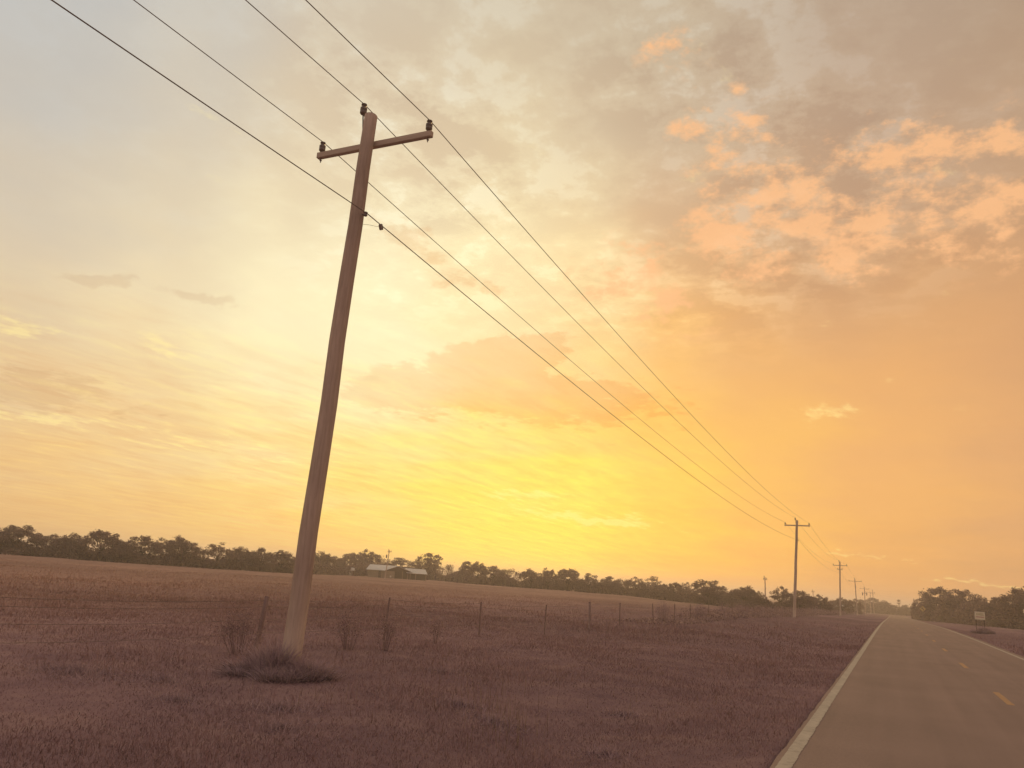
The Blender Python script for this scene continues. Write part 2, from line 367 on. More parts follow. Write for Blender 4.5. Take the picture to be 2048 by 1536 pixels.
# ------------------------------------------------------------------ materials
def material(name, cols, scale=4.0, rough=0.9, detail=6.0, stretch=(1, 1, 1), bump=0.0, bump_scale=None, island=0.0, spec=0.2,
             trans=0.0, big=None, coord='Object', pasture=None, upnorm=0.0):
    """noise-blended colours; cols = [(position, (r, g, b)), ...]; big = (scale, strength) for a slow second tint"""
    mt = bpy.data.materials.new(name); mt.use_nodes = True
    nt = mt.node_tree; N, L = nt.nodes, nt.links
    bs = N['Principled BSDF']
    bs.inputs['Roughness'].default_value = rough
    bs.inputs['Specular IOR Level'].default_value = spec
    tc = N.new('ShaderNodeTexCoord'); mp = N.new('ShaderNodeMapping')
    mp.inputs['Scale'].default_value = stretch
    L.new(tc.outputs[coord], mp.inputs['Vector'])
    nz = N.new('ShaderNodeTexNoise'); nz.inputs['Scale'].default_value = scale; nz.inputs['Detail'].default_value = detail
    nz.inputs['Roughness'].default_value = 0.6
    L.new(mp.outputs[0], nz.inputs['Vector'])
    fac = nz.outputs['Fac']
    if island:
        ge = N.new('ShaderNodeNewGeometry')
        a = N.new('ShaderNodeMath'); a.operation = 'SUBTRACT'; L.new(ge.outputs['Random Per Island'], a.inputs[0]); a.inputs[1].default_value = 0.5
        b = N.new('ShaderNodeMath'); b.operation = 'MULTIPLY_ADD'; L.new(a.outputs[0], b.inputs[0]); b.inputs[1].default_value = island; L.new(fac, b.inputs[2])
        fac = b.outputs[0]
    cr = N.new('ShaderNodeValToRGB'); el = cr.color_ramp.elements
    while len(el) < len(cols): el.new(1.0)
    for q, (p, c) in enumerate(cols):
        el[q].position = p; el[q].color = (*c, 1.0)
    L.new(fac, cr.inputs[0])
    col = cr.outputs[0]
    if big:
        n2 = N.new('ShaderNodeTexNoise'); n2.inputs['Scale'].default_value = big[0]; n2.inputs['Detail'].default_value = 5.0
        L.new(tc.outputs[coord], n2.inputs['Vector'])
        mr = N.new('ShaderNodeMapRange'); L.new(n2.outputs['Fac'], mr.inputs['Value'])
        mr.inputs['From Min'].default_value = 0.3; mr.inputs['From Max'].default_value = 0.7
        mr.inputs['To Min'].default_value = 1.0 - big[1]; mr.inputs['To Max'].default_value = 1.0 + big[1]
        vs = N.new('ShaderNodeVectorMath'); vs.operation = 'SCALE'
        L.new(col, vs.inputs[0]); L.new(mr.outputs[0], vs.inputs['Scale']); col = vs.outputs[0]
    if pasture:
        # beyond the fence another, paler kind of grass grows
        sx = N.new('ShaderNodeSeparateXYZ'); L.new(tc.outputs[coord], sx.inputs[0])
        n3 = N.new('ShaderNodeTexNoise'); n3.inputs['Scale'].default_value = 0.18; n3.inputs['Detail'].default_value = 4.0
        L.new(tc.outputs[coord], n3.inputs['Vector'])
        ad = N.new('ShaderNodeMath'); ad.operation = 'MULTIPLY_ADD'; L.new(n3.outputs['Fac'], ad.inputs[0]); ad.inputs[1].default_value = 14.0; L.new(sx.outputs[0], ad.inputs[2])
        pm = N.new('ShaderNodeMapRange'); pm.interpolation_type = 'SMOOTHSTEP'; L.new(ad.outputs[0], pm.inputs['Value'])
        pm.inputs['From Min'].default_value = 1.0; pm.inputs['From Max'].default_value = -45.0
        vp = N.new('ShaderNodeVectorMath'); vp.operation = 'MULTIPLY'; L.new(col, vp.inputs[0]); vp.inputs[1].default_value = pasture
        mp2 = N.new('ShaderNodeMix'); mp2.data_type = 'RGBA'
        L.new(pm.outputs[0], mp2.inputs[0]); L.new(col, mp2.inputs[6]); L.new(vp.outputs[0], mp2.inputs[7]); col = mp2.outputs[2]
    L.new(col, bs.inputs['Base Color'])
    if bump:
        bp = N.new('ShaderNodeBump'); bp.inputs['Strength'].default_value = bump; bp.inputs['Distance'].default_value = 0.02
        if bump_scale:
            nb = N.new('ShaderNodeTexNoise'); nb.inputs['Scale'].default_value = bump_scale; nb.inputs['Detail'].default_value = 4.0
            L.new(mp.outputs[0], nb.inputs['Vector']); L.new(nb.outputs['Fac'], bp.inputs['Height'])
        else:
            L.new(fac, bp.inputs['Height'])
        L.new(bp.outputs[0], bs.inputs['Normal'])
    if upnorm:
        # soft thin blades: shading normal bent towards the sky
        gn = N.new('ShaderNodeNewGeometry')
        s1 = N.new('ShaderNodeVectorMath'); s1.operation = 'SCALE'; L.new(gn.outputs['Normal'], s1.inputs[0]); s1.inputs['Scale'].default_value = 1.0 - upnorm
        s2 = N.new('ShaderNodeVectorMath'); s2.operation = 'ADD'; L.new(s1.outputs[0], s2.inputs[0]); s2.inputs[1].default_value = (0, 0, upnorm)
        s3 = N.new('ShaderNodeVectorMath'); s3.operation = 'NORMALIZE'; L.new(s2.outputs[0], s3.inputs[0])
        L.new(s3.outputs[0], bs.inputs['Normal'])
    if trans:
        tr = N.new('ShaderNodeBsdfTranslucent'); L.new(col, tr.inputs['Color'])
        mx = N.new('ShaderNodeMixShader'); mx.inputs[0].default_value = trans
        L.new(bs.outputs[0], mx.inputs[1]); L.new(tr.outputs[0], mx.inputs[2])
        L.new(mx.outputs[0], N['Material Output'].inputs['Surface'])
    return mt

M = {}
M['soil'] = material('dry_turf', [(0.30, (0.185, 0.118, 0.124)), (0.50, (0.232, 0.148, 0.148)), (0.70, (0.285, 0.186, 0.170))], 0.9, 1.0, 10.0, spec=0.0, big=(0.045, 0.25), bump=0.6, bump_scale=9.0, coord='Object', pasture=(1.36, 1.32, 1.02))
M['grass'] = material('dry_grass', [(0.25, (0.275, 0.170, 0.178)), (0.50, (0.34, 0.208, 0.208)), (0.75, (0.405, 0.257, 0.235)), (0.98, (0.50, 0.34, 0.28))], 0.35, 1.0, 5.0, spec=0.0, island=0.16, trans=0.25, upnorm=0.72, big=(0.45, 0.10), pasture=(1.36, 1.32, 1.02))
M['straw'] = material('straw_stems', [(0.2, (0.24, 0.16, 0.11)), (0.8, (0.46, 0.34, 0.22))], 3.0, 0.9, island=0.7, spec=0.05, trans=0.2)
M['weed'] = material('dead_weed', [(0.25, (0.23, 0.155, 0.155)), (0.55, (0.31, 0.21, 0.195)), (0.85, (0.39, 0.27, 0.225))], 1.2, 1.0, island=0.6, spec=0.0, trans=0.2, upnorm=0.4)
M['bush'] = material('bush_leaves', [(0.25, (0.33, 0.232, 0.25)), (0.55, (0.39, 0.275, 0.29)), (0.85, (0.46, 0.33, 0.32))], 1.5, 1.0, island=0.5, spec=0.0, trans=0.3, upnorm=0.5)
M['leaf'] = material('oak_leaves', [(0.20, (0.175, 0.127, 0.106)), (0.50, (0.23, 0.166, 0.138)), (0.85, (0.30, 0.22, 0.172))], 0.5, 0.9, island=0.6, spec=0.05, trans=0.45)
M['leaf_dark'] = material('dense_leaves', [(0.20, (0.162, 0.115, 0.104)), (0.50, (0.212, 0.151, 0.134)), (0.85, (0.28, 0.20, 0.17))], 0.5, 0.9, island=0.6, spec=0.05, trans=0.4)
M['leaf_pale'] = material('pale_leaves', [(0.20, (0.12, 0.10, 0.07)), (0.80, (0.26, 0.21, 0.14))], 1.0, 0.9, island=0.6, spec=0.05, trans=0.2)
M['bark'] = material('bark', [(0.3, (0.05, 0.04, 0.03)), (0.7, (0.10, 0.08, 0.06))], 6.0, 0.95, stretch=(1, 1, 0.2), bump=0.4)
M['pole'] = material('weathered_pole_wood', [(0.28, (0.38, 0.285, 0.225)), (0.50, (0.46, 0.35, 0.275)), (0.72, (0.53, 0.41, 0.325))], 16.0, 0.9, 8.0, stretch=(1.3, 1.3, 0.09), bump=0.7, spec=0.1, big=(0.7, 0.16))
M['arm'] = material('weathered_arm_wood', [(0.28, (0.45, 0.36, 0.28)), (0.72, (0.58, 0.47, 0.37))], 12.0, 0.9, 8.0, stretch=(0.06, 1, 1), bump=0.5, spec=0.1)
M['porcelain'] = material('brown_porcelain', [(0.3, (0.13, 0.095, 0.075)), (0.7, (0.17, 0.125, 0.10))], 8.0, 0.35, spec=0.5)
M['steel'] = material('galvanised_steel', [(0.3, (0.17, 0.14, 0.12)), (0.7, (0.25, 0.21, 0.18))], 20.0, 0.55, spec=0.5)
M['wire'] = material('aluminium_wire', [(0.3, (0.17, 0.135, 0.11)), (0.7, (0.23, 0.185, 0.15))], 5.0, 0.6, spec=0.3)
M['post'] = material('fence_post_wood', [(0.3, (0.23, 0.16, 0.145)), (0.7, (0.32, 0.23, 0.20))], 10.0, 0.95, stretch=(1, 1, 0.1), bump=0.5)
M['tpost'] = material('rusty_steel_post', [(0.3, (0.20, 0.14, 0.125)), (0.7, (0.27, 0.19, 0.16))], 9.0, 0.8)
M['paint_white'] = material('worn_white_paint', [(0.30, (0.29, 0.25, 0.20)), (0.50, (0.40, 0.35, 0.275)), (0.70, (0.44, 0.385, 0.30))], 7.0, 0.8, 9.0, big=(0.9, 0.10), spec=0.2)
M['paint_yellow'] = material('worn_yellow_paint', [(0.30, (0.30, 0.19, 0.12)), (0.50, (0.41, 0.245, 0.12)), (0.70, (0.46, 0.27, 0.125))], 6.0, 0.8, 9.0, spec=0.2)
M['roof'] = material('metal_roof', [(0.3, (0.42, 0.40, 0.36)), (0.7, (0.54, 0.51, 0.46))], 1.5, 0.45, spec=0.5)
M['tan'] = material('tan_siding', [(0.3, (0.20, 0.155, 0.11)), (0.7, (0.30, 0.235, 0.165))], 2.0, 0.9)
M['darkwood'] = material('dark_boards', [(0.3, (0.055, 0.042, 0.034)), (0.7, (0.09, 0.07, 0.055))], 3.0, 0.9)
M['whitewall'] = material('white_wall', [(0.3, (0.48, 0.44, 0.38)), (0.7, (0.60, 0.55, 0.48))], 2.0, 0.8)
M['glass'] = material('dark_window', [(0.3, (0.03, 0.03, 0.03)), (0.7, (0.05, 0.05, 0.05))], 2.0, 0.2, spec=0.5)
M['sign_white'] = material('white_sign_sheet', [(0.3, (0.60, 0.55, 0.40)), (0.7, (0.70, 0.64, 0.47))], 3.0, 0.5)
M['sign_yellow'] = material('yellow_sign_sheet', [(0.3, (0.48, 0.34, 0.12)), (0.7, (0.56, 0.40, 0.14))], 3.0, 0.5)
M['ink_red'] = material('red_print', [(0.3, (0.35, 0.09, 0.06)), (0.7, (0.42, 0.12, 0.08))], 3.0, 0.6)
M['ink_olive'] = material('olive_print', [(0.3, (0.32, 0.28, 0.08)), (0.7, (0.38, 0.33, 0.10))], 3.0, 0.6)
M['black'] = material('black_paint', [(0.3, (0.02, 0.02, 0.02)), (0.7, (0.03, 0.03, 0.03))], 3.0, 0.6)

def asphalt():
    mt = bpy.data.materials.new('asphalt'); mt.use_nodes = True
    nt = mt.node_tree; N, L = nt.nodes, nt.links
    bs = N['Principled BSDF']; bs.inputs['Roughness'].default_value = 0.78; bs.inputs['Specular IOR Level'].default_value = 0.25
    tc = N.new('ShaderNodeTexCoord')
    n1 = N.new('ShaderNodeTexNoise'); n1.inputs['Scale'].default_value = 55.0; n1.inputs['Detail'].default_value = 3.0
    L.new(tc.outputs['Object'], n1.inputs['Vector'])
    mp = N.new('ShaderNodeMapping'); mp.inputs['Scale'].default_value = (1.6, 0.05, 1.0); L.new(tc.outputs['Object'], mp.inputs['Vector'])
    n2 = N.new('ShaderNodeTexNoise'); n2.inputs['Scale'].default_value = 1.4; n2.inputs['Detail'].default_value = 6.0
    L.new(mp.outputs[0], n2.inputs['Vector'])
    n3 = N.new('ShaderNodeTexNoise'); n3.inputs['Scale'].default_value = 0.35; n3.inputs['Detail'].default_value = 5.0
    L.new(tc.outputs['Object'], n3.inputs['Vector'])
    c1 = N.new('ShaderNodeValToRGB'); e = c1.color_ramp.elements
    e[0].position = 0.3; e[0].color = (0.192, 0.128, 0.106, 1); e[1].position = 0.7; e[1].color = (0.252, 0.174, 0.145, 1)
    L.new(n1.outputs['Fac'], c1.inputs[0])
    add = N.new('ShaderNodeMath'); add.operation = 'ADD'; L.new(n2.outputs['Fac'], add.inputs[0]); L.new(n3.outputs['Fac'], add.inputs[1])
    mr = N.new('ShaderNodeMapRange'); L.new(add.outputs[0], mr.inputs['Value'])
    mr.inputs['From Min'].default_value = 0.7; mr.inputs['From Max'].default_value = 1.3; mr.inputs['To Min'].default_value = 0.86; mr.inputs['To Max'].default_value = 1.14
    vs = N.new('ShaderNodeVectorMath'); vs.operation = 'SCALE'; L.new(c1.outputs[0], vs.inputs[0]); L.new(mr.outputs[0], vs.inputs['Scale'])
    L.new(vs.outputs[0], bs.inputs['Base Color'])
    bp = N.new('ShaderNodeBump'); bp.inputs['Strength'].default_value = 0.35; bp.inputs['Distance'].default_value = 0.01
    L.new(n1.outputs['Fac'], bp.inputs['Height']); L.new(bp.outputs[0], bs.inputs['Normal'])
    return mt
M['asphalt'] = asphalt()

# ------------------------------------------------------------------ terrain
def sstep(a, b, x):
    t = np.clip((np.asarray(x, float) - a) / (b - a), 0, 1)
    return t * t * (3 - 2 * t)

def road_drop(y):
    """the road is level at first and then runs gently downhill"""
    y = np.asarray(y, float)
    t = np.clip(y - 60.0, 0, None)
    a = np.where(t < 80, 0.0085 * t * t / 160.0, 0.0085 * (t - 40.0))
    return -3.2 * np.tanh(a / 3.2)

def bend_x(y):
    """sideways shift of the road: straight, then a left-hand bend far away"""
    t = np.clip(np.asarray(y, float) - 430.0, 0, None)
    return -t * t / 330.0

def terrain(x, y):
    x = np.asarray(x, float); y = np.asarray(y, float)
    z = road_drop(y) * sstep(-80, -22, x)
    off = np.abs(x - bend_x(y) - 2.12)
    side = sstep(3.7, 7.0, off)
    z = z - 0.05 + side * (0.06 * np.sin(x * 0.31 + y * 0.07) + 0.05 * np.sin(x * 0.11 - y * 0.23 + 1.0) + 0.03 * np.sin(0.9 * x + 0.7 * y))
    z = z - 0.16 * np.exp(-((off - 6.2) / 1.6) ** 2)
    z = z - 0.06 * (1 - sstep(3.45, 3.58, off)) + 0.03 * np.exp(-((off - 3.7) / 0.15) ** 2)
    return z

def gz(x, y): return float(terrain(x, y))

def axis(lo, hi, centre, n, k):
    t = np.linspace(-1, 1, n)
    s = np.sinh(k * t) / np.sinh(k)
    return np.where(s < 0, centre + s * (centre - lo), centre + s * (hi - centre))

xs = axis(-3000, 3000, -2.0, 321, 8.5)
ys = axis(-1500, 6000, 14.0, 361, 7.6)
gx, gy = np.meshgrid(xs, ys)
tv = np.stack([gx.ravel(), gy.ravel(), terrain(gx, gy).ravel()], 1)
nx, ny = len(xs), len(ys)
ii, jj = np.meshgrid(np.arange(nx - 1), np.arange(ny - 1))
a = (jj * nx + ii).ravel()
me = np_mesh('ground', tv, 4, np.stack([a, a + 1, a + 1 + nx, a + nx], 1).ravel())
me.polygons.foreach_set('use_smooth', [True] * len(me.polygons))
tag(link('ground', me, M['soil']), kind='structure')

# ------------------------------------------------------------------ road
def strip(name, x0, x1, yy, dz, mat, parent=None, jit0=0.0, jit1=0.0, cols=1):
    vs, fs = [], []
    n = cols + 1
    for i, y in enumerate(yy):
        b = float(bend_x(y)); z = float(road_drop(y)) + dz
        for k in range(n):
            x = x0 + (x1 - x0) * k / cols
            if k == 0: x += random.uniform(-jit0, jit0)
            if k == cols: x += random.uniform(-jit1, jit1)
            vs.append((x + b, y, z - 0.0035 * (x - 2.12) ** 2 / 3.0))
    for i in range(len(yy) - 1):
        for k in range(cols):
            p = i * n + k
            fs.append((p, p + 1, p + 1 + n, p + n))
    return MB().add(vs, fs).build(name, mat, parent)

ROAD_Y = np.concatenate([np.arange(-40, 60, 0.5), np.arange(60, 200, 2.0), np.arange(200, 640, 5.0)])
road = tag(strip('road', -1.41, 5.80, ROAD_Y, 0.0, M['asphalt'], None, 0.012, 0.03, 8), kind='structure')
LINE_Y = np.concatenate([np.arange(-20, 40, 0.09), np.arange(40, 200, 1.0), np.arange(200, 560, 4.0)])
strip('edge_line', -1.345, -1.175, LINE_Y, 0.004, M['paint_white'], road, 0.004, 0.010)
strip('edge_line', 5.33, 5.50, LINE_Y, 0.004, M['paint_white'], road, 0.006, 0.006)
y = 22.0 - 12.2 * 3
while y < 420:
    strip('centre_dash', 2.24, 2.39, np.linspace(y, y + 3.05, 24), 0.004, M['paint_yellow'], road, 0.006, 0.006)
    y += 12.2

# ------------------------------------------------------------------ grass (uncountable)
def blades(n, rmin, rmax, az0, az1, h0, h1, wid, keep, seed, power=1.0):
    g = np.random.default_rng(seed)
    r = rmin * (rmax / rmin) ** (g.random(n) ** power)
    az = np.radians(az0 + (az1 - az0) * g.random(n))
    x = r * np.sin(az); y = r * np.cos(az)
    k = keep(x, y, g); x, y, r = x[k], y[k], r[k]
    n = len(x)
    patch = 0.5 + 0.5 * np.sin(0.9 * x + 1.3 * np.sin(0.6 * y)) * np.sin(0.7 * y - 0.8 * np.sin(0.5 * x))
    far = np.clip(r / 14.0, 1.0, 3.0)
    h = (h0 + (h1 - h0) * g.random(n) ** 1.6) * (0.55 + 0.9 * patch) * (0.65 + 0.35 * far)
    w = wid * (0.6 + 0.8 * g.random(n)) * far
    an = g.random(n) * 2 * np.pi; dx, dy = np.cos(an), np.sin(an)
    le = g.random(n) * 0.9 * h; la = g.random(n) * 2 * np.pi
    z = terrain(x, y) - 0.015
    base = np.stack([x, y, z], 1)
    side = np.stack([dx * w / 2, dy * w / 2, 0 * x], 1)
    lean = np.stack([np.cos(la) * le, np.sin(la) * le, 0 * x], 1)
    up = np.stack([0 * x, 0 * x, h], 1)
    v = np.stack([base - side, base + side, base + side * 0.75 + lean * 0.35 + up * 0.6, base - side * 0.75 + lean * 0.35 + up * 0.6, base + lean + up], 1).reshape(-1, 3)
    k = np.arange(n) * 5
    idx = np.stack([k, k + 1, k + 2, k, k + 2, k + 3, k + 3, k + 2, k + 4], 1).ravel()
    return v, idx

def off_road(x, y, g=None):
    e = -1.385 + (0.02 * np.sin(y * 1.7) + 0.02 * np.sin(y * 4.3 + 1.0))
    return (x < e) | (x > 5.75 + 0.05 * np.sin(y * 2.1))

def grass(name, label, parts):
    vs, ix, k = [], [], 0
    for v, i in parts:
        vs.append(v); ix.append(i + k); k += len(v)
    o = link(name, np_mesh(name, np.concatenate(vs), 3, np.concatenate(ix)), M['grass'])
    return tag(o, label, 'grass', kind='stuff')

grass('verge_grass', 'short dry brown grass of the verge and pasture beside the road', [
    blades(330000, 5.0, 45.0, -85, 12, 0.03, 0.085, 0.009, lambda x, y, g: off_road(x, y), 11),
    blades(60000, 40.0, 120.0, -75, 14, 0.04, 0.10, 0.014, lambda x, y, g: off_road(x, y), 12),
    blades(16000, 6.0, 60.0, -80, 8, 0.14, 0.34, 0.009, lambda x, y, g: off_road(x, y) & (x < -3.2) & (np.sin(0.35 * x + 2.0) * np.sin(0.27 * y + 0.6) > 0.15), 13)])

# pale tall stems standing in the verge
def stems(n, x0, y0, sx, sy, h, seed):
    g = np.random.default_rng(seed); mb = MB()
    for _ in range(n):
        x = x0 + g.normal() * sx; y = y0 + g.normal() * sy; z = gz(x, y); hh = h * (0.5 + 0.7 * g.random())
        lx, ly = g.normal() * 0.10 * hh, g.normal() * 0.10 * hh
        mb.tube([(x, y, z), (x + lx * 0.4, y + ly * 0.4, z + hh * 0.6), (x + lx, y + ly, z + hh)], [0.0035, 0.0028, 0.0015], 3)
    return mb
sb = MB()
for (n, x0, y0, sx, sy, h, s) in [(34, -5.9, 12.4, 0.55, 0.55, 0.40, 1), (22, -5.2, 10.9, 0.5, 0.4, 0.36, 2), (16, -6.6, 13.6, 0.6, 0.5, 0.34, 3), (14, -7.6, 11.2, 1.2, 0.8, 0.25, 4), (14, -4.6, 16.0, 1.2, 1.2, 0.28, 5)]:
    q = stems(n, x0, y0, sx, sy, h, s); sb.add(q.v, q.f)
tag(sb.build('straw_stems', M['straw']), 'pale dry grass stems standing in the dark verge', 'grass', kind='stuff')

# ------------------------------------------------------------------ trees
TREES = [  # x, y, height, width, kind, label
    (-142.6, 96.2, 5.29, 7.97, 'o', "broad oak nearest the left edge of the far treeline"),
    (-144.7, 103.6, 4.34, 5.50, 'o', "small oak second from the left edge of the treeline"),
    (-139.1, 104.5, 4.65, 5.15, 'o', "oak third from the left in the far treeline"),
    (-133.0, 105.8, 5.62, 7.22, 'o', "tall round oak fourth from the left, before the first gap"),
    (-138.4, 115.0, 3.17, 4.63, 'b', "low bush filling the first gap of the left treeline"),
    (-130.1, 112.5, 5.28, 7.53, 'o', "wide oak just right of the first treeline gap"),
    (-130.7, 117.9, 5.20, 5.44, 'a', "airy oak second right of the first treeline gap"),
    (-125.3, 117.8, 5.64, 5.54, 'o', "tall oak third right of the first gap, with a peaked crown"),
    (-128.9, 125.6, 3.94, 3.94, 'b', "low bush in the second dip of the left treeline"),
    (-120.6, 122.7, 5.03, 5.98, 'a', "open-branched oak rising just right of the second dip"),
    (-121.7, 129.9, 4.52, 5.04, 'o', "oak second right of the second treeline dip"),
    (-117.2, 131.3, 4.73, 5.44, 'o', "oak third right of the second dip, towards the near pole"),
    (-116.8, 137.0, 4.60, 5.79, 'o', "oak directly left of the near utility pole's foot"),
    (-132.0, 169.7, 5.40, 6.92, 'o', "round oak directly right of the near utility pole"),
    (-139.0, 185.8, 4.78, 5.97, 'o', "lower oak second right of the near utility pole"),
    (-146.2, 202.8, 6.31, 7.40, 'o', "oak third right of the near pole, left of the dark one"),
    (-146.8, 212.2, 7.48, 8.30, 'd', "dense dark tree standing just left of the pale barn"),
    (-148.5, 223.1, 5.59, 5.87, 'b', "low bush in the notch behind the barn's service pole"),
    (-143.8, 226.1, 6.01, 12.77, 'd', "wide rounded tree directly behind the pale barn"),
    (-132.9, 225.8, 8.18, 8.10, 'c', "tall feathery tree with upright plumes behind the open shed"),
    (-122.3, 218.1, 4.98, 5.79, 'b', "low bush just right of the open shed"),
    (-111.3, 210.4, 6.16, 4.60, 'c', "slim pointed tree, first peak right of the shed"),
    (-102.9, 201.2, 5.97, 4.95, 'o', "slim oak beside the first peak right of the shed"),
    (-98.3, 201.3, 5.09, 6.06, 'o', "oak third in the row right of the shed"),
    (-94.6, 205.2, 4.77, 5.82, 'b', "low bush fourth in the row right of the shed"),
    (-89.6, 207.5, 5.14, 5.82, 'o', "oak fifth in the row right of the shed"),
    (-85.3, 209.3, 5.39, 5.24, 'd', "dense tree under the brightest yellow glow"),
    (-79.5, 209.4, 5.74, 7.21, 'o', "oak with a hole of sky in its crown under the glow"),
    (-74.8, 213.3, 4.94, 6.40, 'd', "dense tree stepping down right of the yellow glow"),
    (-69.4, 215.1, 4.68, 6.11, 'o', "oak third left of the ragged airy trees"),
    (-65.0, 214.4, 4.27, 5.77, 'b', "low bush beside the ragged airy trees"),
    (-61.6, 213.3, 5.03, 4.57, 'a', "small airy tree with see-through crown, left of a taller ragged one"),
    (-56.6, 212.6, 5.66, 6.51, 'a', "ragged airy tree, the tallest of the central treeline"),
    (-49.5, 206.1, 4.67, 4.09, 'o', "small oak in the dip right of the ragged tree"),
    (-46.0, 202.9, 4.78, 4.55, 'a', "thin airy tree leaning on the big dense one"),
    (-38.6, 192.2, 5.32, 8.33, 'd', "big dense round tree ending the long field treeline"),
    (-32.0, 187.3, 3.69, 4.16, 'b', "low bush in the gap right of the big dense tree"),
    (-28.8, 181.7, 4.73, 5.21, 'o', "oak with notched crown left of the slender distant pole"),
    (-25.9, 184.2, 3.94, 3.35, 'a', "thin tree beside the slender distant pole"),
    (-21.5, 184.8, 5.20, 4.31, 'a', "lacy round tree just left of the second utility pole"),
    (-17.2, 179.2, 4.24, 5.33, 'd', "dark dense tree standing behind the second utility pole"),
    (-16.4, 214.4, 4.31, 5.54, 'd', "dense flat-topped tree right of the second utility pole"),
    (-15.3, 239.5, 3.66, 4.63, 'b', "low bush between second and third utility poles"),
    (-13.7, 269.7, 4.71, 5.91, 'o', "oak behind the third utility pole"),
    (-13.5, 339.7, 5.49, 6.13, 'o', "oak behind the fourth utility pole"),
    (-10.6, 544.9, 8.48, 17.54, 'd', "dense grove tree where the road bends away"),
    (-4.1, 550.0, 6.74, 14.16, 'o', "oak sloping down to the bend, right of the farthest poles"),
    (6.9, 520.0, 5.83, 7.36, 'o', "small tree left of the road beyond the bend"),
    (9.8, 309.8, 7.55, 8.38, 'd', "leftmost tree of the roadside thicket, behind the curve sign"),
    (13.6, 274.7, 9.46, 12.75, 'd', "largest dome-shaped tree of the roadside thicket"),
    (16.7, 244.4, 8.39, 9.78, 'd', "second dome-shaped tree of the roadside thicket"),
    (19.4, 231.2, 6.33, 7.17, 'd', "thin-topped tree in the thicket's dip above the white sign"),
    (21.9, 216.9, 6.40, 8.42, 'd', "dense tree right of the white sign"),
    (24.5, 204.5, 8.28, 8.49, 'o', "tall tree at the right edge of the picture"),
    (27.4, 198.1, 9.36, 9.01, 'o', "tall tree half cut off by the right picture edge"),
]

def leaf_cloud(centres, radii, per, size, seed, squash=0.85, shell=0.55):
    """small leaf faces through the volume of many lobes"""
    g = np.random.default_rng(seed)
    c = np.asarray(centres, float); r = np.asarray(radii, float)
    k = np.repeat(np.arange(len(c)), np.maximum(20, (per * (r / r.mean()) ** 2).astype(int)))
    n = len(k)
    d = g.normal(size=(n, 3)); d /= np.linalg.norm(d, axis=1)[:, None]
    rad = r[k] * (0.30 + 0.80 * g.random(n) ** 0.6 + 0.22 * g.exponential(size=n) * (g.random(n) < 0.35))
    p = c[k] + d * rad[:, None] * np.array([1, 1, squash])
    u = g.normal(size=(n, 3)); u /= np.linalg.norm(u, axis=1)[:, None]
    w = np.cross(u, g.normal(size=(n, 3))); w /= np.linalg.norm(w, axis=1)[:, None]
    s = size * (0.6 + 0.9 * g.random(n))[:, None]
    v = np.stack([p - u * s, p + w * s * 0.55, p + u * s, p - w * s * 0.55], 1).reshape(-1, 3)
    return v, np.arange(n * 4)

def limbs(mb, base, targets, r0, seed):
    g = random.Random(seed)
    for t in targets:
        b = Vector(base) + Vector((g.uniform(-.02, .02), g.uniform(-.02, .02), g.uniform(-.06, .10)))
        mid = b.lerp(Vector(t), 0.5) + Vector((g.uniform(-.05, .05), g.uniform(-.05, .05), g.uniform(-.02, .05)))
        mb.tube([b, mid, t], [r0, r0 * 0.6, r0 * 0.2], 5)

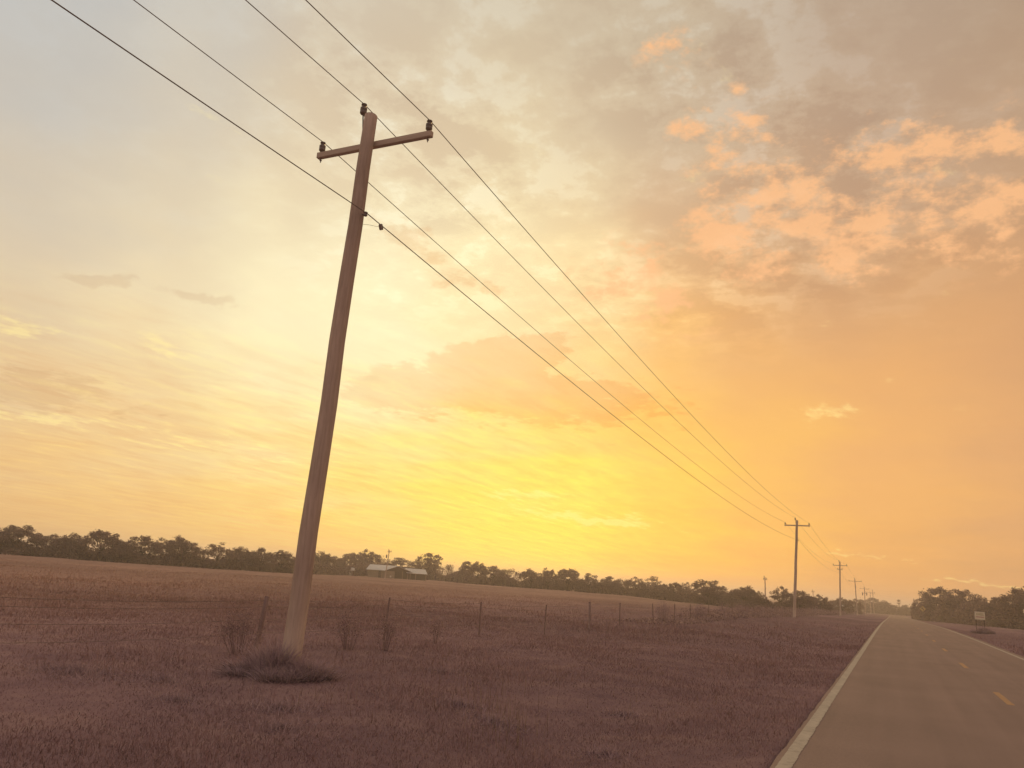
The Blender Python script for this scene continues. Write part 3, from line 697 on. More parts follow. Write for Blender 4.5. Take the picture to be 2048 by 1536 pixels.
def make_proto(kind, seed):
    """crown and trunk of a tree one unit tall and one unit wide"""
    g = random.Random(seed); cs, rs = [], []
    dens, leaf, fork = 70, 0.018, 0.30
    if kind == 'o':
        for i in range(95):
            a = g.uniform(0, 6.283); q = math.sqrt(g.random()) * 0.44; z = 0.28 + 0.62 * math.sqrt(max(0.0, 1 - (q / 0.47) ** 2)) * g.uniform(0.45, 1.0)
            cs.append((q * math.cos(a), q * math.sin(a), z)); rs.append(g.uniform(0.035, 0.085))
        for i in range(12):
            a = g.uniform(0, 6.283); q = g.uniform(0.15, 0.42); cs.append((q * math.cos(a), q * math.sin(a), g.uniform(0.10, 0.34))); rs.append(g.uniform(0.10, 0.15))
    elif kind == 'a':
        dens, leaf = 50, 0.017
        for i in range(90):
            a = g.uniform(0, 6.283); q = math.sqrt(g.random()) * 0.42; z = 0.38 + 0.54 * (1 - (q / 0.48) ** 2) * g.uniform(0.2, 1.0)
            cs.append((q * math.cos(a), q * math.sin(a), z)); rs.append(g.uniform(0.03, 0.075))
        for i in range(12):
            a = g.uniform(0, 6.283); q = g.uniform(0.1, 0.40); cs.append((q * math.cos(a), q * math.sin(a), g.uniform(0.08, 0.32))); rs.append(g.uniform(0.10, 0.15))
    elif kind == 'd':
        dens = 75
        for i in range(120):
            a = g.uniform(0, 6.283); q = math.sqrt(g.random()) * 0.44; z = 0.12 + 0.78 * math.sqrt(max(0.02, 1 - (q / 0.47) ** 2)) * g.uniform(0.25, 1.0)
            cs.append((q * math.cos(a), q * math.sin(a), z)); rs.append(g.uniform(0.035, 0.085))
        for i in range(12):
            a = g.uniform(0, 6.283); q = g.uniform(0.2, 0.44); cs.append((q * math.cos(a), q * math.sin(a), g.uniform(0.08, 0.30))); rs.append(g.uniform(0.10, 0.14))
    elif kind == 'c':
        dens = 150
        for i in range(16):
            a = g.uniform(0, 6.283); q = g.uniform(0.02, 0.38); top = 0.95 - 0.75 * q * g.uniform(0.5, 1.2)
            for k in range(5):
                f = k / 4.0; cs.append((q * math.cos(a) * (0.7 + 0.4 * f), q * math.sin(a) * (0.7 + 0.4 * f), 0.15 + (top - 0.15) * f)); rs.append(0.11 * (1 - 0.40 * f))
    else:
        dens = 150
        for i in range(20):
            a = g.uniform(0, 6.283); q = math.sqrt(g.random()) * 0.42; z = 0.15 + 0.70 * g.random() * (1 - (q / 0.5) ** 2)
            cs.append((q * math.cos(a), q * math.sin(a), z)); rs.append(g.uniform(0.10, 0.16))
        fork = 0.12
    v, ix = leaf_cloud(cs, rs, dens, leaf, seed)
    zmax = np.quantile(v[:, 2], 0.997); v[:, 2] /= zmax
    wx = np.quantile(np.abs(v[:, :2]), 0.992); v[:, :2] *= 0.5 / wx
    crown = np_mesh('crown', v, 4, ix)
    mb = MB()
    mb.tube([(0, 0, -0.04), (0.01, 0, 0.10), (0.0, 0.015, fork), (0.015, 0.0, fork + 0.18)], [0.045, 0.034, 0.028, 0.014], 7)
    limbs(mb, (0, 0, fork), [cs[i] for i in range(0, min(len(cs), 60), 4)], 0.016, seed)
    return crown, mb.mesh('trunk', True)

PROTO = {}
for kind, n in (('o', 6), ('a', 4), ('d', 5), ('c', 2), ('b', 3)):
    PROTO[kind] = [make_proto(kind, 40 + 7 * i + ord(kind)) for i in range(n)]
for kind, ps in PROTO.items():
    for c, t in ps:
        c.materials.append(M['leaf_dark'] if kind == 'd' else M['leaf']); t.materials.append(M['bark'])
KNAME = {'o': 'oak_tree', 'a': 'airy_tree', 'd': 'dense_tree', 'c': 'feathery_tree', 'b': 'bush'}
for i, (x, y, h, w, kind, label) in enumerate(TREES):
    cm, tm = PROTO[kind][i % len(PROTO[kind])]
    root = empty(KNAME[kind], (x, y, gz(x, y) - 0.03), 2.4 * i)
    grow = 1.0 if kind in 'oac' else 1.02
    for nm, me in (('crown', cm), ('trunk', tm)):
        o = link(nm, me, None, root); o.scale = (w * 1.12 * grow, w * 1.12 * grow, h * grow)
        if nm == 'trunk': o.scale = (w * 0.9, w * 0.9, h)
    tag(root, label, 'bush' if kind == 'b' else 'tree', 'trees and bushes along the field and road')

# undergrowth joining the trunks of the far treeline: one unbroken mass
def thicket(name, label, pts, hgt, dep, per_m, size, mat, seed):
    g = np.random.default_rng(seed); vs, ix, k = [], [], 0
    for (x0, y0), (x1, y1) in zip(pts[:-1], pts[1:]):
        ln = math.hypot(x1 - x0, y1 - y0); n = int(ln * per_m)
        t = g.random(n); nxv, nyv = -(y1 - y0) / ln, (x1 - x0) / ln
        q = (g.random(n) - 0.5) * dep
        x = x0 + (x1 - x0) * t + nxv * q; y = y0 + (y1 - y0) * t + nyv * q
        top = hgt * sstep(42, 82, y) * (0.62 + 0.28 * np.sin(0.55 * x + 0.33 * y) + 0.18 * np.sin(1.7 * x - 1.1 * y))
        z = terrain(x, y) + np.maximum(0.15, top) * g.random(n) ** 0.8
        p = np.stack([x, y, z], 1)
        u = g.normal(size=(n, 3)); u /= np.linalg.norm(u, axis=1)[:, None]
        w = np.cross(u, g.normal(size=(n, 3))); w /= np.linalg.norm(w, axis=1)[:, None]
        s = size * (0.6 + 0.9 * g.random(n))[:, None]
        vs.append(np.stack([p - u * s, p + w * s * 0.6, p + u * s, p - w * s * 0.6], 1).reshape(-1, 3)); ix.append(np.arange(n * 4) + k); k += n * 4
    o = link(name, np_mesh(name, np.concatenate(vs), 4, np.concatenate(ix)), mat)
    return tag(o, label, 'undergrowth', kind='stuff')

thicket('undergrowth', 'dark undergrowth filling the foot of the far treeline',
        [(-152, 88), (-143, 101), (-131, 111), (-120, 128), (-119, 142), (-128, 165)], 3.3, 5.0, 320, 0.24, M['leaf'], 3)
thicket('undergrowth', 'undergrowth at the foot of the treeline behind the buildings',
        [(-128, 165), (-133, 178), (-143, 205), (-139, 226), (-125, 226), (-106, 206), (-86, 211), (-66, 217), (-50, 209), (-38, 195), (-27, 186), (-14, 186)], 3.4, 5.0, 300, 0.25, M['leaf_dark'], 4)
thicket('undergrowth', 'low scrub along the fence towards the bend',
        [(-13.5, 48), (-13.2, 110), (-13.4, 190), (-14.5, 300), (-13.0, 420)], 1.15, 3.6, 120, 0.08, M['weed'], 5)
thicket('undergrowth', 'dark scrub closing the view beyond the bend',
        [(-14, 556), (-2, 548), (8, 535), (22, 520), (60, 500)], 3.8, 8.0, 420, 0.4, M['leaf_dark'], 6)
thicket('undergrowth', 'scrub filling the foot of the roadside thicket at right',
        [(8.9, 330), (11.5, 285), (14.5, 248), (18.5, 224), (23.0, 204), (34, 188)], 4.6, 6.0, 420, 0.28, M['leaf_dark'], 7)

# ------------------------------------------------------------------ palm beyond the bend
palm = empty('palm_tree', (3.5, 545.0, gz(3.5, 545.0)))
MB().tube([(0, 0, -0.1), (0.1, 0, 3.5), (0.0, 0, 7.0)], [0.30, 0.24, 0.20], 8).build('trunk', M['bark'], palm, True)
pv, pf = [], []
pg = random.Random(5)
for k in range(70):
    a = pg.uniform(0, 6.283); e = pg.uniform(-0.9, 1.45); ln = pg.uniform(1.5, 2.1)
    d = Vector((math.cos(a) * math.cos(e), math.sin(a) * math.cos(e), math.sin(e))); s = d.cross(Vector((0, 0, 1))).normalized()
    for q in range(7):
        f = (q - 3) / 3.0
        tip = Vector((0, 0, 7.2)) + d * ln * (1 - 0.25 * f * f) + s * f * 0.75
        b = Vector((0, 0, 7.2)) + d * ln * 0.35
        i0 = len(pv); pv += [b + s * 0.06, b - s * 0.06, tip]; pf.append((i0, i0 + 1, i0 + 2))
MB().add(pv, pf).build('crown', M['leaf_dark'], palm)
tag(palm, 'round-headed palm standing clear of the scrub beyond the bend', 'palm')

# ------------------------------------------------------------------ utility poles
ins_prof = [(0.030, 0.0), (0.055, 0.01), (0.075, 0.035), (0.075, 0.075), (0.058, 0.085), (0.075, 0.10), (0.075, 0.155), (0.055, 0.170), (0.040, 0.180), (0.040, 0.205), (0.062, 0.215), (0.062, 0.240), (0.040, 0.250)]
INS = MB().lathe((0, 0, 0), ins_prof, 14).mesh('insulator', True); INS.materials.append(M['porcelain'])
PIN = MB().tube([(0, 0, -0.28), (0, 0, 0.01)], 0.012, 6).tube([(0, 0, -0.235), (0, 0, -0.215)], 0.028, 6).mesh('pin'); PIN.materials.append(M['steel'])

def utility_pole(base, top, label, r0, r1, arms=((-0.62, 1.53),), name='utility_pole', bracket=True, neutral=-2.45, n=18):
    """base and top of the shaft in world space; arms: (height from the top, half length)"""
    B, T = Vector(base), Vector(top)
    root = empty(name, base)
    rel = T - B; ln = rel.length
    steps = 9
    pts = [rel * (i / steps) for i in range(steps + 1)]; pts[0] = rel * (-0.03)
    rad = [r0 + (r1 - r0) * i / steps for i in range(steps + 1)]
    for i in range(1, steps): pts[i] = pts[i] + Vector((0.012 * math.sin(i * 2.1), 0.010 * math.cos(i * 1.7), 0))
    pts.append(rel + rel.normalized() * 0.02); rad.append(r1 * 0.86)
    MB().tube(pts, rad, n).build('pole_shaft', M['pole'], root, True)
    att = {}
    for k, (dz, half) in enumerate(arms):
        c = rel * ((ln + dz) / ln) + Vector((0, r1 + 0.075, 0))
        arm = MB().bevel_box((0, 0, 0), (2 * half, 0.115, 0.145), 0.012).build('crossarm', M['arm'], root, False, c)
        MB().tube([(0, -0.36, 0.0), (0, 0.09, 0.0)], 0.011, 6).tube([(0, 0.06, 0), (0, 0.075, 0)], 0.03, 6).build('through_bolt', M['steel'], arm)
        for s in (-1, 1):
            p = Vector((s * (half - 0.10), 0, 0.10))
            i_ = link('insulator', INS, None, arm, p); link('pin', PIN, None, arm, p)
            if k == 0: att['left' if s < 0 else 'right'] = B + c + p + Vector((0, 0, 0.255))
    if bracket:
        bx = -r1 - 0.05
        br = MB().tube([rel + Vector((bx + 0.03, -0.02, -0.32)), rel + Vector((bx, -0.02, -0.10)), rel + Vector((bx - 0.02, -0.02, 0.06))], 0.016, 6)
        br.tube([rel + Vector((bx + 0.09, -0.02, -0.10)), rel + Vector((bx + 0.04, -0.02, 0.0)), rel + Vector((bx - 0.01, -0.02, 0.06))], 0.014, 6)
        br.build('top_bracket', M['steel'], root)
        tp = rel + Vector((bx - 0.02, -0.02, 0.06))
        t_ = link('insulator', INS, None, root, tp); t_.scale = (1.05, 1.05, 1.12)
        att['top'] = B + tp + Vector((0, 0, 0.27))
    c = rel * ((ln + neutral) / ln) + Vector((r1 + 0.03, 0.0, 0))
    sp = MB().tube([c + Vector((-0.06, 0, 0)), c + Vector((0.10, 0, 0))], 0.016, 6)
    sp.lathe((c.x + 0.07, c.y, c.z - 0.05), [(0.03, 0), (0.05, 0.015), (0.035, 0.05), (0.05, 0.085), (0.03, 0.10)], 10)
    sp.build('neutral_spool', M['steel'], root)
    att['neutral'] = B + c + Vector((0.12, 0, 0))
    tag(root, label, 'utility pole', 'utility poles along the road')
    return root, att

ATT = []
near, a1 = utility_pole((-10.63, 13.1, gz(-10.63, 13.1)), (-10.31, 13.1, 11.93), 'nearest wooden utility pole, tall and leaning right, dark bush at its foot', 0.195, 0.145, ((-0.62, 1.56),), n=28)
# short bonding wire with a clamp under the neutral of the near pole
cl = a1['neutral'] - near.location
bw = MB().tube([cl + Vector((-0.17, 0.05, -0.20)), cl + Vector((-0.08, 0.20, -0.16)), cl + Vector((-0.02, 0.36, -0.13)), cl + Vector((0.0, 0.50, -0.08))], 0.0035, 5)
bw.build('bond_wire', M['wire'], near)
MB().bevel_box(cl + Vector((0.0, 0.54, -0.07)), (0.06, 0.12, 0.14), 0.02, Matrix.Rotation(0.5, 3, 'X')).build('wire_clamp', M['steel'], near)
ATT.append(a1)
_, a2 = utility_pole((-11.02, 107.8, gz(-11.0, 107.8)), (-10.53, 107.8, 11.66), 'second utility pole along the road, thin against yellow sky', 0.19, 0.14, ((-0.62, 1.53),))
ATT.append(a2)
_, a3 = utility_pole((-10.85, 203.7, gz(-10.9, 203.7)), (-10.65, 203.7, 11.15), 'third utility pole, with a second shorter arm below its crossarm', 0.19, 0.14, ((-0.85, 1.53), (-1.75, 0.55)), n=12)
ATT.append(a3)
_, a4 = utility_pole((-10.7, 300.0, gz(-10.7, 300)), (-11.15, 300.0, 10.1), 'fourth utility pole, its crossarm level with the low cloud', 0.19, 0.14, ((-0.8, 2.0),), n=12)
ATT.append(a4)
p5, a5 = utility_pole((-10.8, 395.0, gz(-10.8, 395)), (-10.9, 395.0, 9.35), 'fifth utility pole, carrying cutouts and cans under double arms', 0.19, 0.15, ((-0.75, 1.85), (-2.6, 0.85)), n=12)
for dx in (-0.85, 0.85):
    MB().lathe((dx - 0.1, 0.3, 6.3 - gz(-10.8, 395) - 0.5), [(0.10, 0), (0.22, 0.03), (0.22, 1.1), (0.16, 1.15), (0.05, 1.4)], 10).build('transformer_can', M['steel'], p5)
ATT.append(a5)
_, a6 = utility_pole((-10.7, 490.0, gz(-10.7, 490)), (-10.75, 490.0, 8.95), 'sixth utility pole, with a long thin crossarm', 0.19, 0.14, ((-0.45, 2.4),), n=12)
ATT.append(a6)
p7, a7 = utility_pole((-9.7, 520.0, gz(-9.7, 520)), (-10.1, 520.0, 10.4), 'corner utility pole, farthest of the row, short crossarm low down', 0.19, 0.15, ((-2.1, 1.1),), n=12)
r2, ar = utility_pole((12.6, 470.0, gz(12.6, 470)), (12.6, 470.0, 9.6), 'thin utility pole rising out of the roadside thicket', 0.17, 0.12, ((-0.5, 0.5),), n=10)
r1, ar1 = utility_pole((10.4, 480.0, gz(10.4, 480)), (10.3, 480.0, 6.6), 'short thin utility pole just left of the roadside thicket', 0.17, 0.12, ((-0.5, 0.35),), n=10)
p8, _ = utility_pole((-26.5, 198.2, gz(-26.5, 198)), (-26.6, 198.2, 6.5), 'slender distant pole between treetops left of the second utility pole', 0.15, 0.11, ((-0.45, 0.45),), n=10)
MB().lathe((0.28, 0, 2.2), [(0.08, 0), (0.16, 0.03), (0.16, 0.7), (0.05, 0.8)], 10).build('transformer_can', M['steel'], p8)
p9, _ = utility_pole((-24.2, 299.0, gz(-24.2, 299)), (-24.4, 299.0, 5.3), 'small far pole just above the flat-topped tree', 0.15, 0.10, ((-0.4, 0.5),), n=10)
pb, ab = utility_pole((-113.3, 171.5, gz(-113.3, 171.5)), (-112.65, 171.3, 6.85), 'thin leaning service pole standing in front of the pale barn', 0.13, 0.10, ((-0.35, 0.55),), n=10)
MB().lathe((0.05, -0.28, 5.0), [(0.08, 0), (0.17, 0.03), (0.17, 0.75), (0.05, 0.85)], 10).build('transformer_can', M['steel'], pb)

# overhead wires
def sag_points(a, b, sag, n=22):
    return [a.lerp(b, i / n) + Vector((0, 0, -4 * sag * (i / n) * (1 - i / n))) for i in range(n + 1)]

def run(key, first, label, rad):
    pts = None
    stops = [first] + [a[key] for a in ATT]
    pts = [stops[0]]
    for k, (p, q) in enumerate(zip(stops[:-1], stops[1:])):
        pts += sag_points(p, q, 1.06, 40 if k < 2 else 22)[1:]
    rr = [rad] * len(pts)
    o = MB().tube(pts, rr, 6).build('overhead_wire', M['wire'], None, True)
    tag(o, label, 'wire', 'overhead wires along the pole line')
run('neutral', Vector((-10.1, -82.0, 9.5)), 'lowest overhead wire, held to the side of the poles', 0.0115)
run('left', Vector((-11.8, -82.0, 11.75)), 'overhead wire on the left end of the crossarms', 0.0098)
run('top', Vector((-10.5, -82.0, 12.3)), 'overhead wire carried on the very tops of the poles', 0.0098)
run('right', Vector((-8.85, -82.0, 11.75)), 'overhead wire on the right end of the crossarms', 0.0098)
for k, (p, q, lb) in enumerate(((a7['top'], ar['top'], 'uppermost thin wire crossing right from the corner pole'), (a7['right'], ar['right'], 'middle thin wire crossing right from the corner pole'),
                                (a7['neutral'], ar['neutral'], 'lowest thin wire crossing right from the corner pole'))):
    tag(MB().tube(sag_points(p, q, 0.5, 14), 0.012, 5).build('overhead_wire', M['wire'], None, True), lb, 'wire', 'thin wires over the bend')

# ------------------------------------------------------------------ wire fence along the field
fence = empty('wire_fence', (-13.3, 15.0, 0))
tag(fence, 'sagging barbed wire fence on thin posts along the pasture', 'fence')
FY = [8.7, 15.0, 20.5, 26.6, 32.3, 38.3, 43.5, 49.7, 55.1, 60.9] + [60.9 + 5.7 * k for k in range(1, 26)]
WOOD = MB().tube([(0, 0, -0.2), (0.01, 0, 0.6), (0.02, 0.01, 1.22), (0.02, 0.01, 1.24)], [0.062, 0.058, 0.055, 0.045], 9).mesh('post', True); WOOD.materials.append(M['post'])
TPOST = MB().box((0, 0, 0.5), (0.050, 0.008, 1.4)).box((0, 0.022, 0.5), (0.008, 0.036, 1.4)).mesh('post'); TPOST.materials.append(M['tpost'])
tops = []
for k, fy in enumerate(FY):
    fx = -13.3 + 0.12 * math.sin(k * 1.9)
    wood = k in (0, 1) or k % 6 == 5
    o = link('post', WOOD if wood else TPOST, None, fence, (fx + 13.3, fy - 15.0, gz(fx, fy)))
    lx = [0.0, 0.07, 0.06, -0.02, 0.03][k % 5]
    o.rotation_euler = (0.03 * math.sin(k * 2.3), lx, 0.4 * k)
    tops.append(Vector((fx + 13.3, fy - 15.0, gz(fx, fy))))
for h in (0.42, 0.72, 1.0, 1.14):
    pts = []
    for p, q in zip(tops[:-1], tops[1:]):
        pts += sag_points(p + Vector((0.05, 0, h)), q + Vector((0.05, 0, h)), 0.05, 6)[:-1]
    MB().tube(pts + [tops[-1] + Vector((0.05, 0, h))], 0.0036, 4).build('fence_wire', M['wire'], fence)

# ------------------------------------------------------------------ weeds and bushes in the verge
def weed(name, x, y, h, w, label, n, seed, mat, top_heavy=True):
    g = random.Random(seed); mb = MB(); lv, lf = [], []
    for _ in range(n):
        a = g.uniform(0, 6.283); q = math.sqrt(g.random()) * w * 0.5; hh = h * g.uniform(0.55, 1.0) * (1 - 0.35 * (q / (w * 0.5)) ** 2)
        b = Vector((math.cos(a) * q * 0.35, math.sin(a) * q * 0.35, -0.02)); t = Vector((math.cos(a) * q, math.sin(a) * q, hh))
        mid = b.lerp(t, 0.55) + Vector((g.uniform(-.04, .04), g.uniform(-.04, .04), 0.05))
        mb.tube([b, mid, t], [0.008, 0.006, 0.003], 4)
        m_ = 60 if top_heavy else 70
        for k in range(m_):
            f = g.uniform(0.5, 1.05) if top_heavy else g.uniform(0.05, 1.05)
            c = (mid.lerp(t, (f - 0.5) * 2) if f > 0.5 else b.lerp(mid, f * 2)) + Vector((g.gauss(0, .085), g.gauss(0, .085), g.gauss(0, .07)))
            c.z = max(c.z, 0.01)
            u = Vector((g.gauss(0, 1), g.gauss(0, 1), g.gauss(0, 1) + 0.6)).normalized(); s = u.cross(Vector((g.gauss(0, 1), g.gauss(0, 1), g.gauss(0, 1)))).normalized()
            l = g.uniform(0.012, 0.034); i0 = len(lv)
            lv += [c - u * l, c + s * l * 0.35, c + u * l, c - s * l * 0.35]; lf.append((i0, i0 + 1, i0 + 2, i0 + 3))
    root = empty(name, (x, y, gz(x, y)))
    mb.build('stems', M['weed'], root); MB().add(lv, lf).build('foliage', mat, root)
    return tag(root, label, 'weed' if name.endswith('weed') else 'bush')

weed('tall_weed', -13.0, 14.3, 1.12, 1.15, 'dense clump of tall dead weeds just left of the near pole', 30, 1, M['weed'])
weed('tall_weed', -12.2, 17.2, 1.08, 0.7, 'taller dead weed right of the near pole, first of a pair', 18, 2, M['weed'])
weed('tall_weed', -11.7, 18.0, 1.0, 0.55, 'slighter dead weed beside the leaning steel fence post', 14, 3, M['weed'])
weed('tall_weed', -12.4, 21.8, 0.95, 0.4, 'thin single weed right of the leaning fence post', 8, 4, M['weed'])
def tussock(name, x, y, h, w, n, label, seed, spikes=()):
    """a ragged mound of upright blades, tallest in the middle, with taller tufts where spikes stand"""
    g = np.random.default_rng(seed)
    m_ = 26
    ca = g.random(m_) * 2 * np.pi; cr = np.sqrt(g.random(m_)) * w * 0.5
    cx, cy_ = cr * np.cos(ca) * 1.1, cr * np.sin(ca) * 0.7
    chh = h * (0.35 + 0.75 * np.exp(-(cr / (w * 0.36)) ** 2)) * (0.5 + 0.7 * g.random(m_))
    for (sx, sy, sr, sh) in spikes:
        chh = chh + sh * np.exp(-((cx - sx) ** 2 + (cy_ - sy) ** 2) / sr ** 2)
    kk = g.integers(0, m_, n)
    ox, oy = g.normal(0, 0.09, n), g.normal(0, 0.09, n)
    px, py = cx[kk] + ox, cy_[kk] + oy
    hh = chh[kk] * (0.3 + 0.75 * g.random(n))
    z = terrain(x + px, y + py) - gz(x, y) - 0.02
    base = np.stack([px, py, z], 1); an = g.random(n) * 2 * np.pi; ww = 0.006 + 0.008 * g.random(n)
    side = np.stack([np.cos(an) * ww, np.sin(an) * ww, 0 * px], 1)
    lean = np.stack([ox * 2.2 + g.normal(0, 0.22, n) * hh, oy * 2.2 + g.normal(0, 0.22, n) * hh, 0 * px], 1)
    up = np.stack([0 * px, 0 * px, hh], 1)
    v = np.stack([base - side, base + side, base + side * 0.8 + lean * 0.35 + up * 0.6, base - side * 0.8 + lean * 0.35 + up * 0.6, base + lean + up], 1).reshape(-1, 3)
    k = np.arange(n) * 5
    o = link(name, np_mesh(name, v, 3, np.stack([k, k + 1, k + 2, k, k + 2, k + 3, k + 3, k + 2, k + 4], 1).ravel()), M['bush'], None, (x, y, gz(x, y)))
    return tag(o, label, 'bush')
tussock('verge_bush', -10.6, 12.7, 0.48, 1.9, 3600, 'dark ragged bush wrapped round the foot of the near pole', 5, ((0.55, 0.5, 0.28, 0.45), (-0.2, 0.1, 0.3, 0.25), (-0.55, 0.2, 0.2, 0.2)))
for k, (wx, wy, wh, lb) in enumerate([(-13.4, 53.0, 1.5, 'first tall dark weed along the far fence'), (-13.1, 63.0, 1.35, 'second tall dark weed along the far fence'), (-12.8, 70.0, 1.6, 'third tall dark weed along the far fence'),
                                      (-12.6, 79.0, 1.7, 'dark shrub left of the scrub before the second pole'), (-12.9, 90.0, 1.7, 'dark shrub shortly before the second utility pole'), (-12.2, 121.0, 2.0, 'shrub just beyond the second utility pole'), (-12.4, 150.0, 2.2, 'shrub midway between second and third utility poles')]):
    weed('fence_weed', wx, wy, wh, wh * 0.8, lb, 26, 20 + k, M['bush'], k < 3)
low = MB()
lg = random.Random(77)
for (x, y, r, n) in [(-5.6, 11.9, 0.55, 500), (-6.6, 12.6, 0.5, 350), (-8.4, 10.2, 0.6, 420), (-4.4, 14.6, 0.35, 220), (-7.4, 9.1, 0.6, 380), (-9.8, 9.6, 0.5, 260), (-3.6, 11.2, 0.4, 220), (-8.8, 16.0, 0.5, 240), (-12.4, 9.9, 0.8, 900), (-11.2, 10.6, 0.6, 300)]:
    for _ in range(n):
        a = lg.uniform(0, 6.283); q = r * abs(lg.gauss(0, 0.7)); px_, py_ = x + q * math.cos(a) * 1.5, y + q * math.sin(a)
        hh = 0.09 * (1 - (q / r) ** 2) + 0.04
        c = Vector((px_, py_, gz(px_, py_))); l = Vector((lg.gauss(0, .06), lg.gauss(0, .06), hh * lg.uniform(.6, 1.3))); s = Vector((lg.gauss(0, 1), lg.gauss(0, 1), 0)).normalized() * 0.008
        low.add([c - s, c + s, c + l], [(0, 1, 2)])
tag(low.build('dark_tufts', M['bush']), 'dark weedy tufts scattered through the near verge', 'weeds', kind='stuff')

# pale shrubs under the roadside thicket
for k, (sx, sy, h, w, lb) in enumerate([(12.6, 245.0, 1.7, 4.2, 'pale grassy shrub under the dome tree, left one'), (14.6, 236.0, 1.5, 3.4, 'pale shrub right of the other, under the dome tree'), (19.3, 205.0, 1.8, 4.6, 'pale shrub behind the white roadside sign')]):
    cm, tm = PROTO['b'][k % 2]
    root = empty('pale_shrub', (sx, sy, gz(sx, sy)), k * 1.3)
    c2 = link('crown', cm.copy() if k == 0 else PALE, None, root); c2.scale = (w, w, h)
    if k == 0:
        PALE = c2.data; PALE.materials.clear(); PALE.materials.append(M['leaf_pale'])
    t2 = link('trunk', tm, None, root); t2.scale = (w * 0.5, w * 0.5, h)
    tag(root, lb, 'shrub', 'pale shrubs under the thicket')

# ------------------------------------------------------------------ signs
ws = empty('roadside_sign', (9.35, 113.0, gz(9.35, 113.0)), 0.06)
zb = 1.55 - ws.location.z
MB().bevel_box((0, 0, zb + 0.05), (1.08, 0.03, 0.92), 0.008).build('sign_panel', M['sign_white'], ws)
for k, (zz, mm) in enumerate(((zb + 0.26, 'ink_olive'), (zb + 0.14, 'ink_olive'))):
    pm = MB(); x = -0.34
    lgs = random.Random(k)
    while x < 0.34:
        wd = lgs.uniform(0.05, 0.12); pm.box((x + wd / 2, -0.017, zz + lgs.uniform(-.015, .015)), (wd, 0.004, lgs.uniform(0.06, 0.09))); x += wd + 0.03
    pm.build('printed_line', M[mm], ws)
MB().box((0.02, -0.017, zb - 0.10), (0.84, 0.004, 0.07)).build('printed_line', M['ink_red'], ws)
for s in (-0.42, 0.42):
    MB().bevel_box((s, 0.05, zb / 2 + 0.1), (0.09, 0.06, zb + 0.75), 0.006).build('sign_post', M['darkwood'], ws)
tag(ws, 'small white board sign with olive and red print, right of the road', 'sign')
tussock('verge_bush', 9.0, 107.0, 0.9, 2.0, 3000, 'dark bush on the right verge below the white sign', 61)

cs_ = empty('curve_sign', (7.75, 262.0, gz(7.75, 262.0)), 0.05)
zc = 3.35
d = 0.80
MB().add([(-d, 0, zc), (0, 0, zc - d), (d, 0, zc), (0, 0, zc + d), (-d, 0.02, zc), (0, 0.02, zc - d), (d, 0.02, zc), (0, 0.02, zc + d)],
         [(0, 1, 2, 3), (7, 6, 5, 4), (0, 4, 5, 1), (1, 5, 6, 2), (2, 6, 7, 3), (3, 7, 4, 0)]).build('sign_panel', M['sign_yellow'], cs_)
MB().box((0.14, -0.012, zc - 0.22), (0.15, 0.01, 0.42)).box((0.0, -0.012, zc + 0.06), (0.15, 0.01, 0.36), Matrix.Rotation(-0.8, 3, 'Y')).add(
    [(-0.40, -0.017, zc + 0.30), (-0.02, -0.017, zc + 0.36), (-0.24, -0.017, zc + 0.02), (-0.40, -0.007, zc + 0.30), (-0.02, -0.007, zc + 0.36), (-0.24, -0.007, zc + 0.02)],
    [(0, 2, 1), (3, 4, 5), (0, 1, 4, 3), (1, 2, 5, 4), (2, 0, 3, 5)]).build('curve_arrow', M['black'], cs_)
MB().box((0, 0.05, (zc + d) / 2 - 0.2), (0.08, 0.05, zc + d - 0.1)).build('sign_post', M['steel'], cs_)
tag(cs_, 'yellow diamond warning sign with a left-curve arrow', 'sign')

# ------------------------------------------------------------------ farm buildings
def frame(px, py):
    """local frame at a spot of the field: x to the right as seen from the road, y away from it"""
    v = Vector((px, py, 0)).normalized()
    return math.atan2(v.y, v.x) - math.pi / 2

bx, by = -124.4, 187.5
barn = empty('barn', (bx, by, gz(bx, by) - 0.05), frame(bx, by))
def quad_wall(mb, a, b, z0, z1, t=0.12):
    a, b = Vector((*a, 0)), Vector((*b, 0)); n = (b - a).cross(Vector((0, 0, 1))).normalized() * t
    mb.add([a + Vector((0, 0, z0)), b + Vector((0, 0, z0)), b + Vector((0, 0, z1)), a + Vector((0, 0, z1)), a - n + Vector((0, 0, z0)), b - n + Vector((0, 0, z0)), b - n + Vector((0, 0, z1)), a - n + Vector((0, 0, z1))],
           [(0, 1, 2, 3), (7, 6, 5, 4), (0, 4, 5, 1), (1, 5, 6, 2), (2, 6, 7, 3), (3, 7, 4, 0)])
    return mb
E0, G0 = (0, 0), (7.3, 1.4)          # the two corners of the gable front
BK = (-4.3, 6.2)                     # back end of the near side wall
quad_wall(MB(), BK, E0, 0, 1.95).build('side_wall', M['tan'], barn)
fx = lambda t: (G0[0] * t, G0[1] * t)
quad_wall(MB(), E0, fx(0.40), 0, 2.15).build('front_wall', M['tan'], barn)
quad_wall(MB(), (fx(0.40)[0], fx(0.40)[1] + 1.5), (fx(1.0)[0], fx(1.0)[1] + 1.5), 0, 2.4).build('back_wall', M['darkwood'], barn)
ap = (3.65, 0.7)
MB().add([(0, -0.02, 1.95), (7.3, 1.38, 1.95), (3.65, 0.68, 3.3)], [(0, 1, 2)]).add([(0, 0.12, 1.95), (7.3, 1.52, 1.95), (3.65, 0.82, 3.3)], [(0, 2, 1)]).build('gable_board', M['darkwood'], barn)
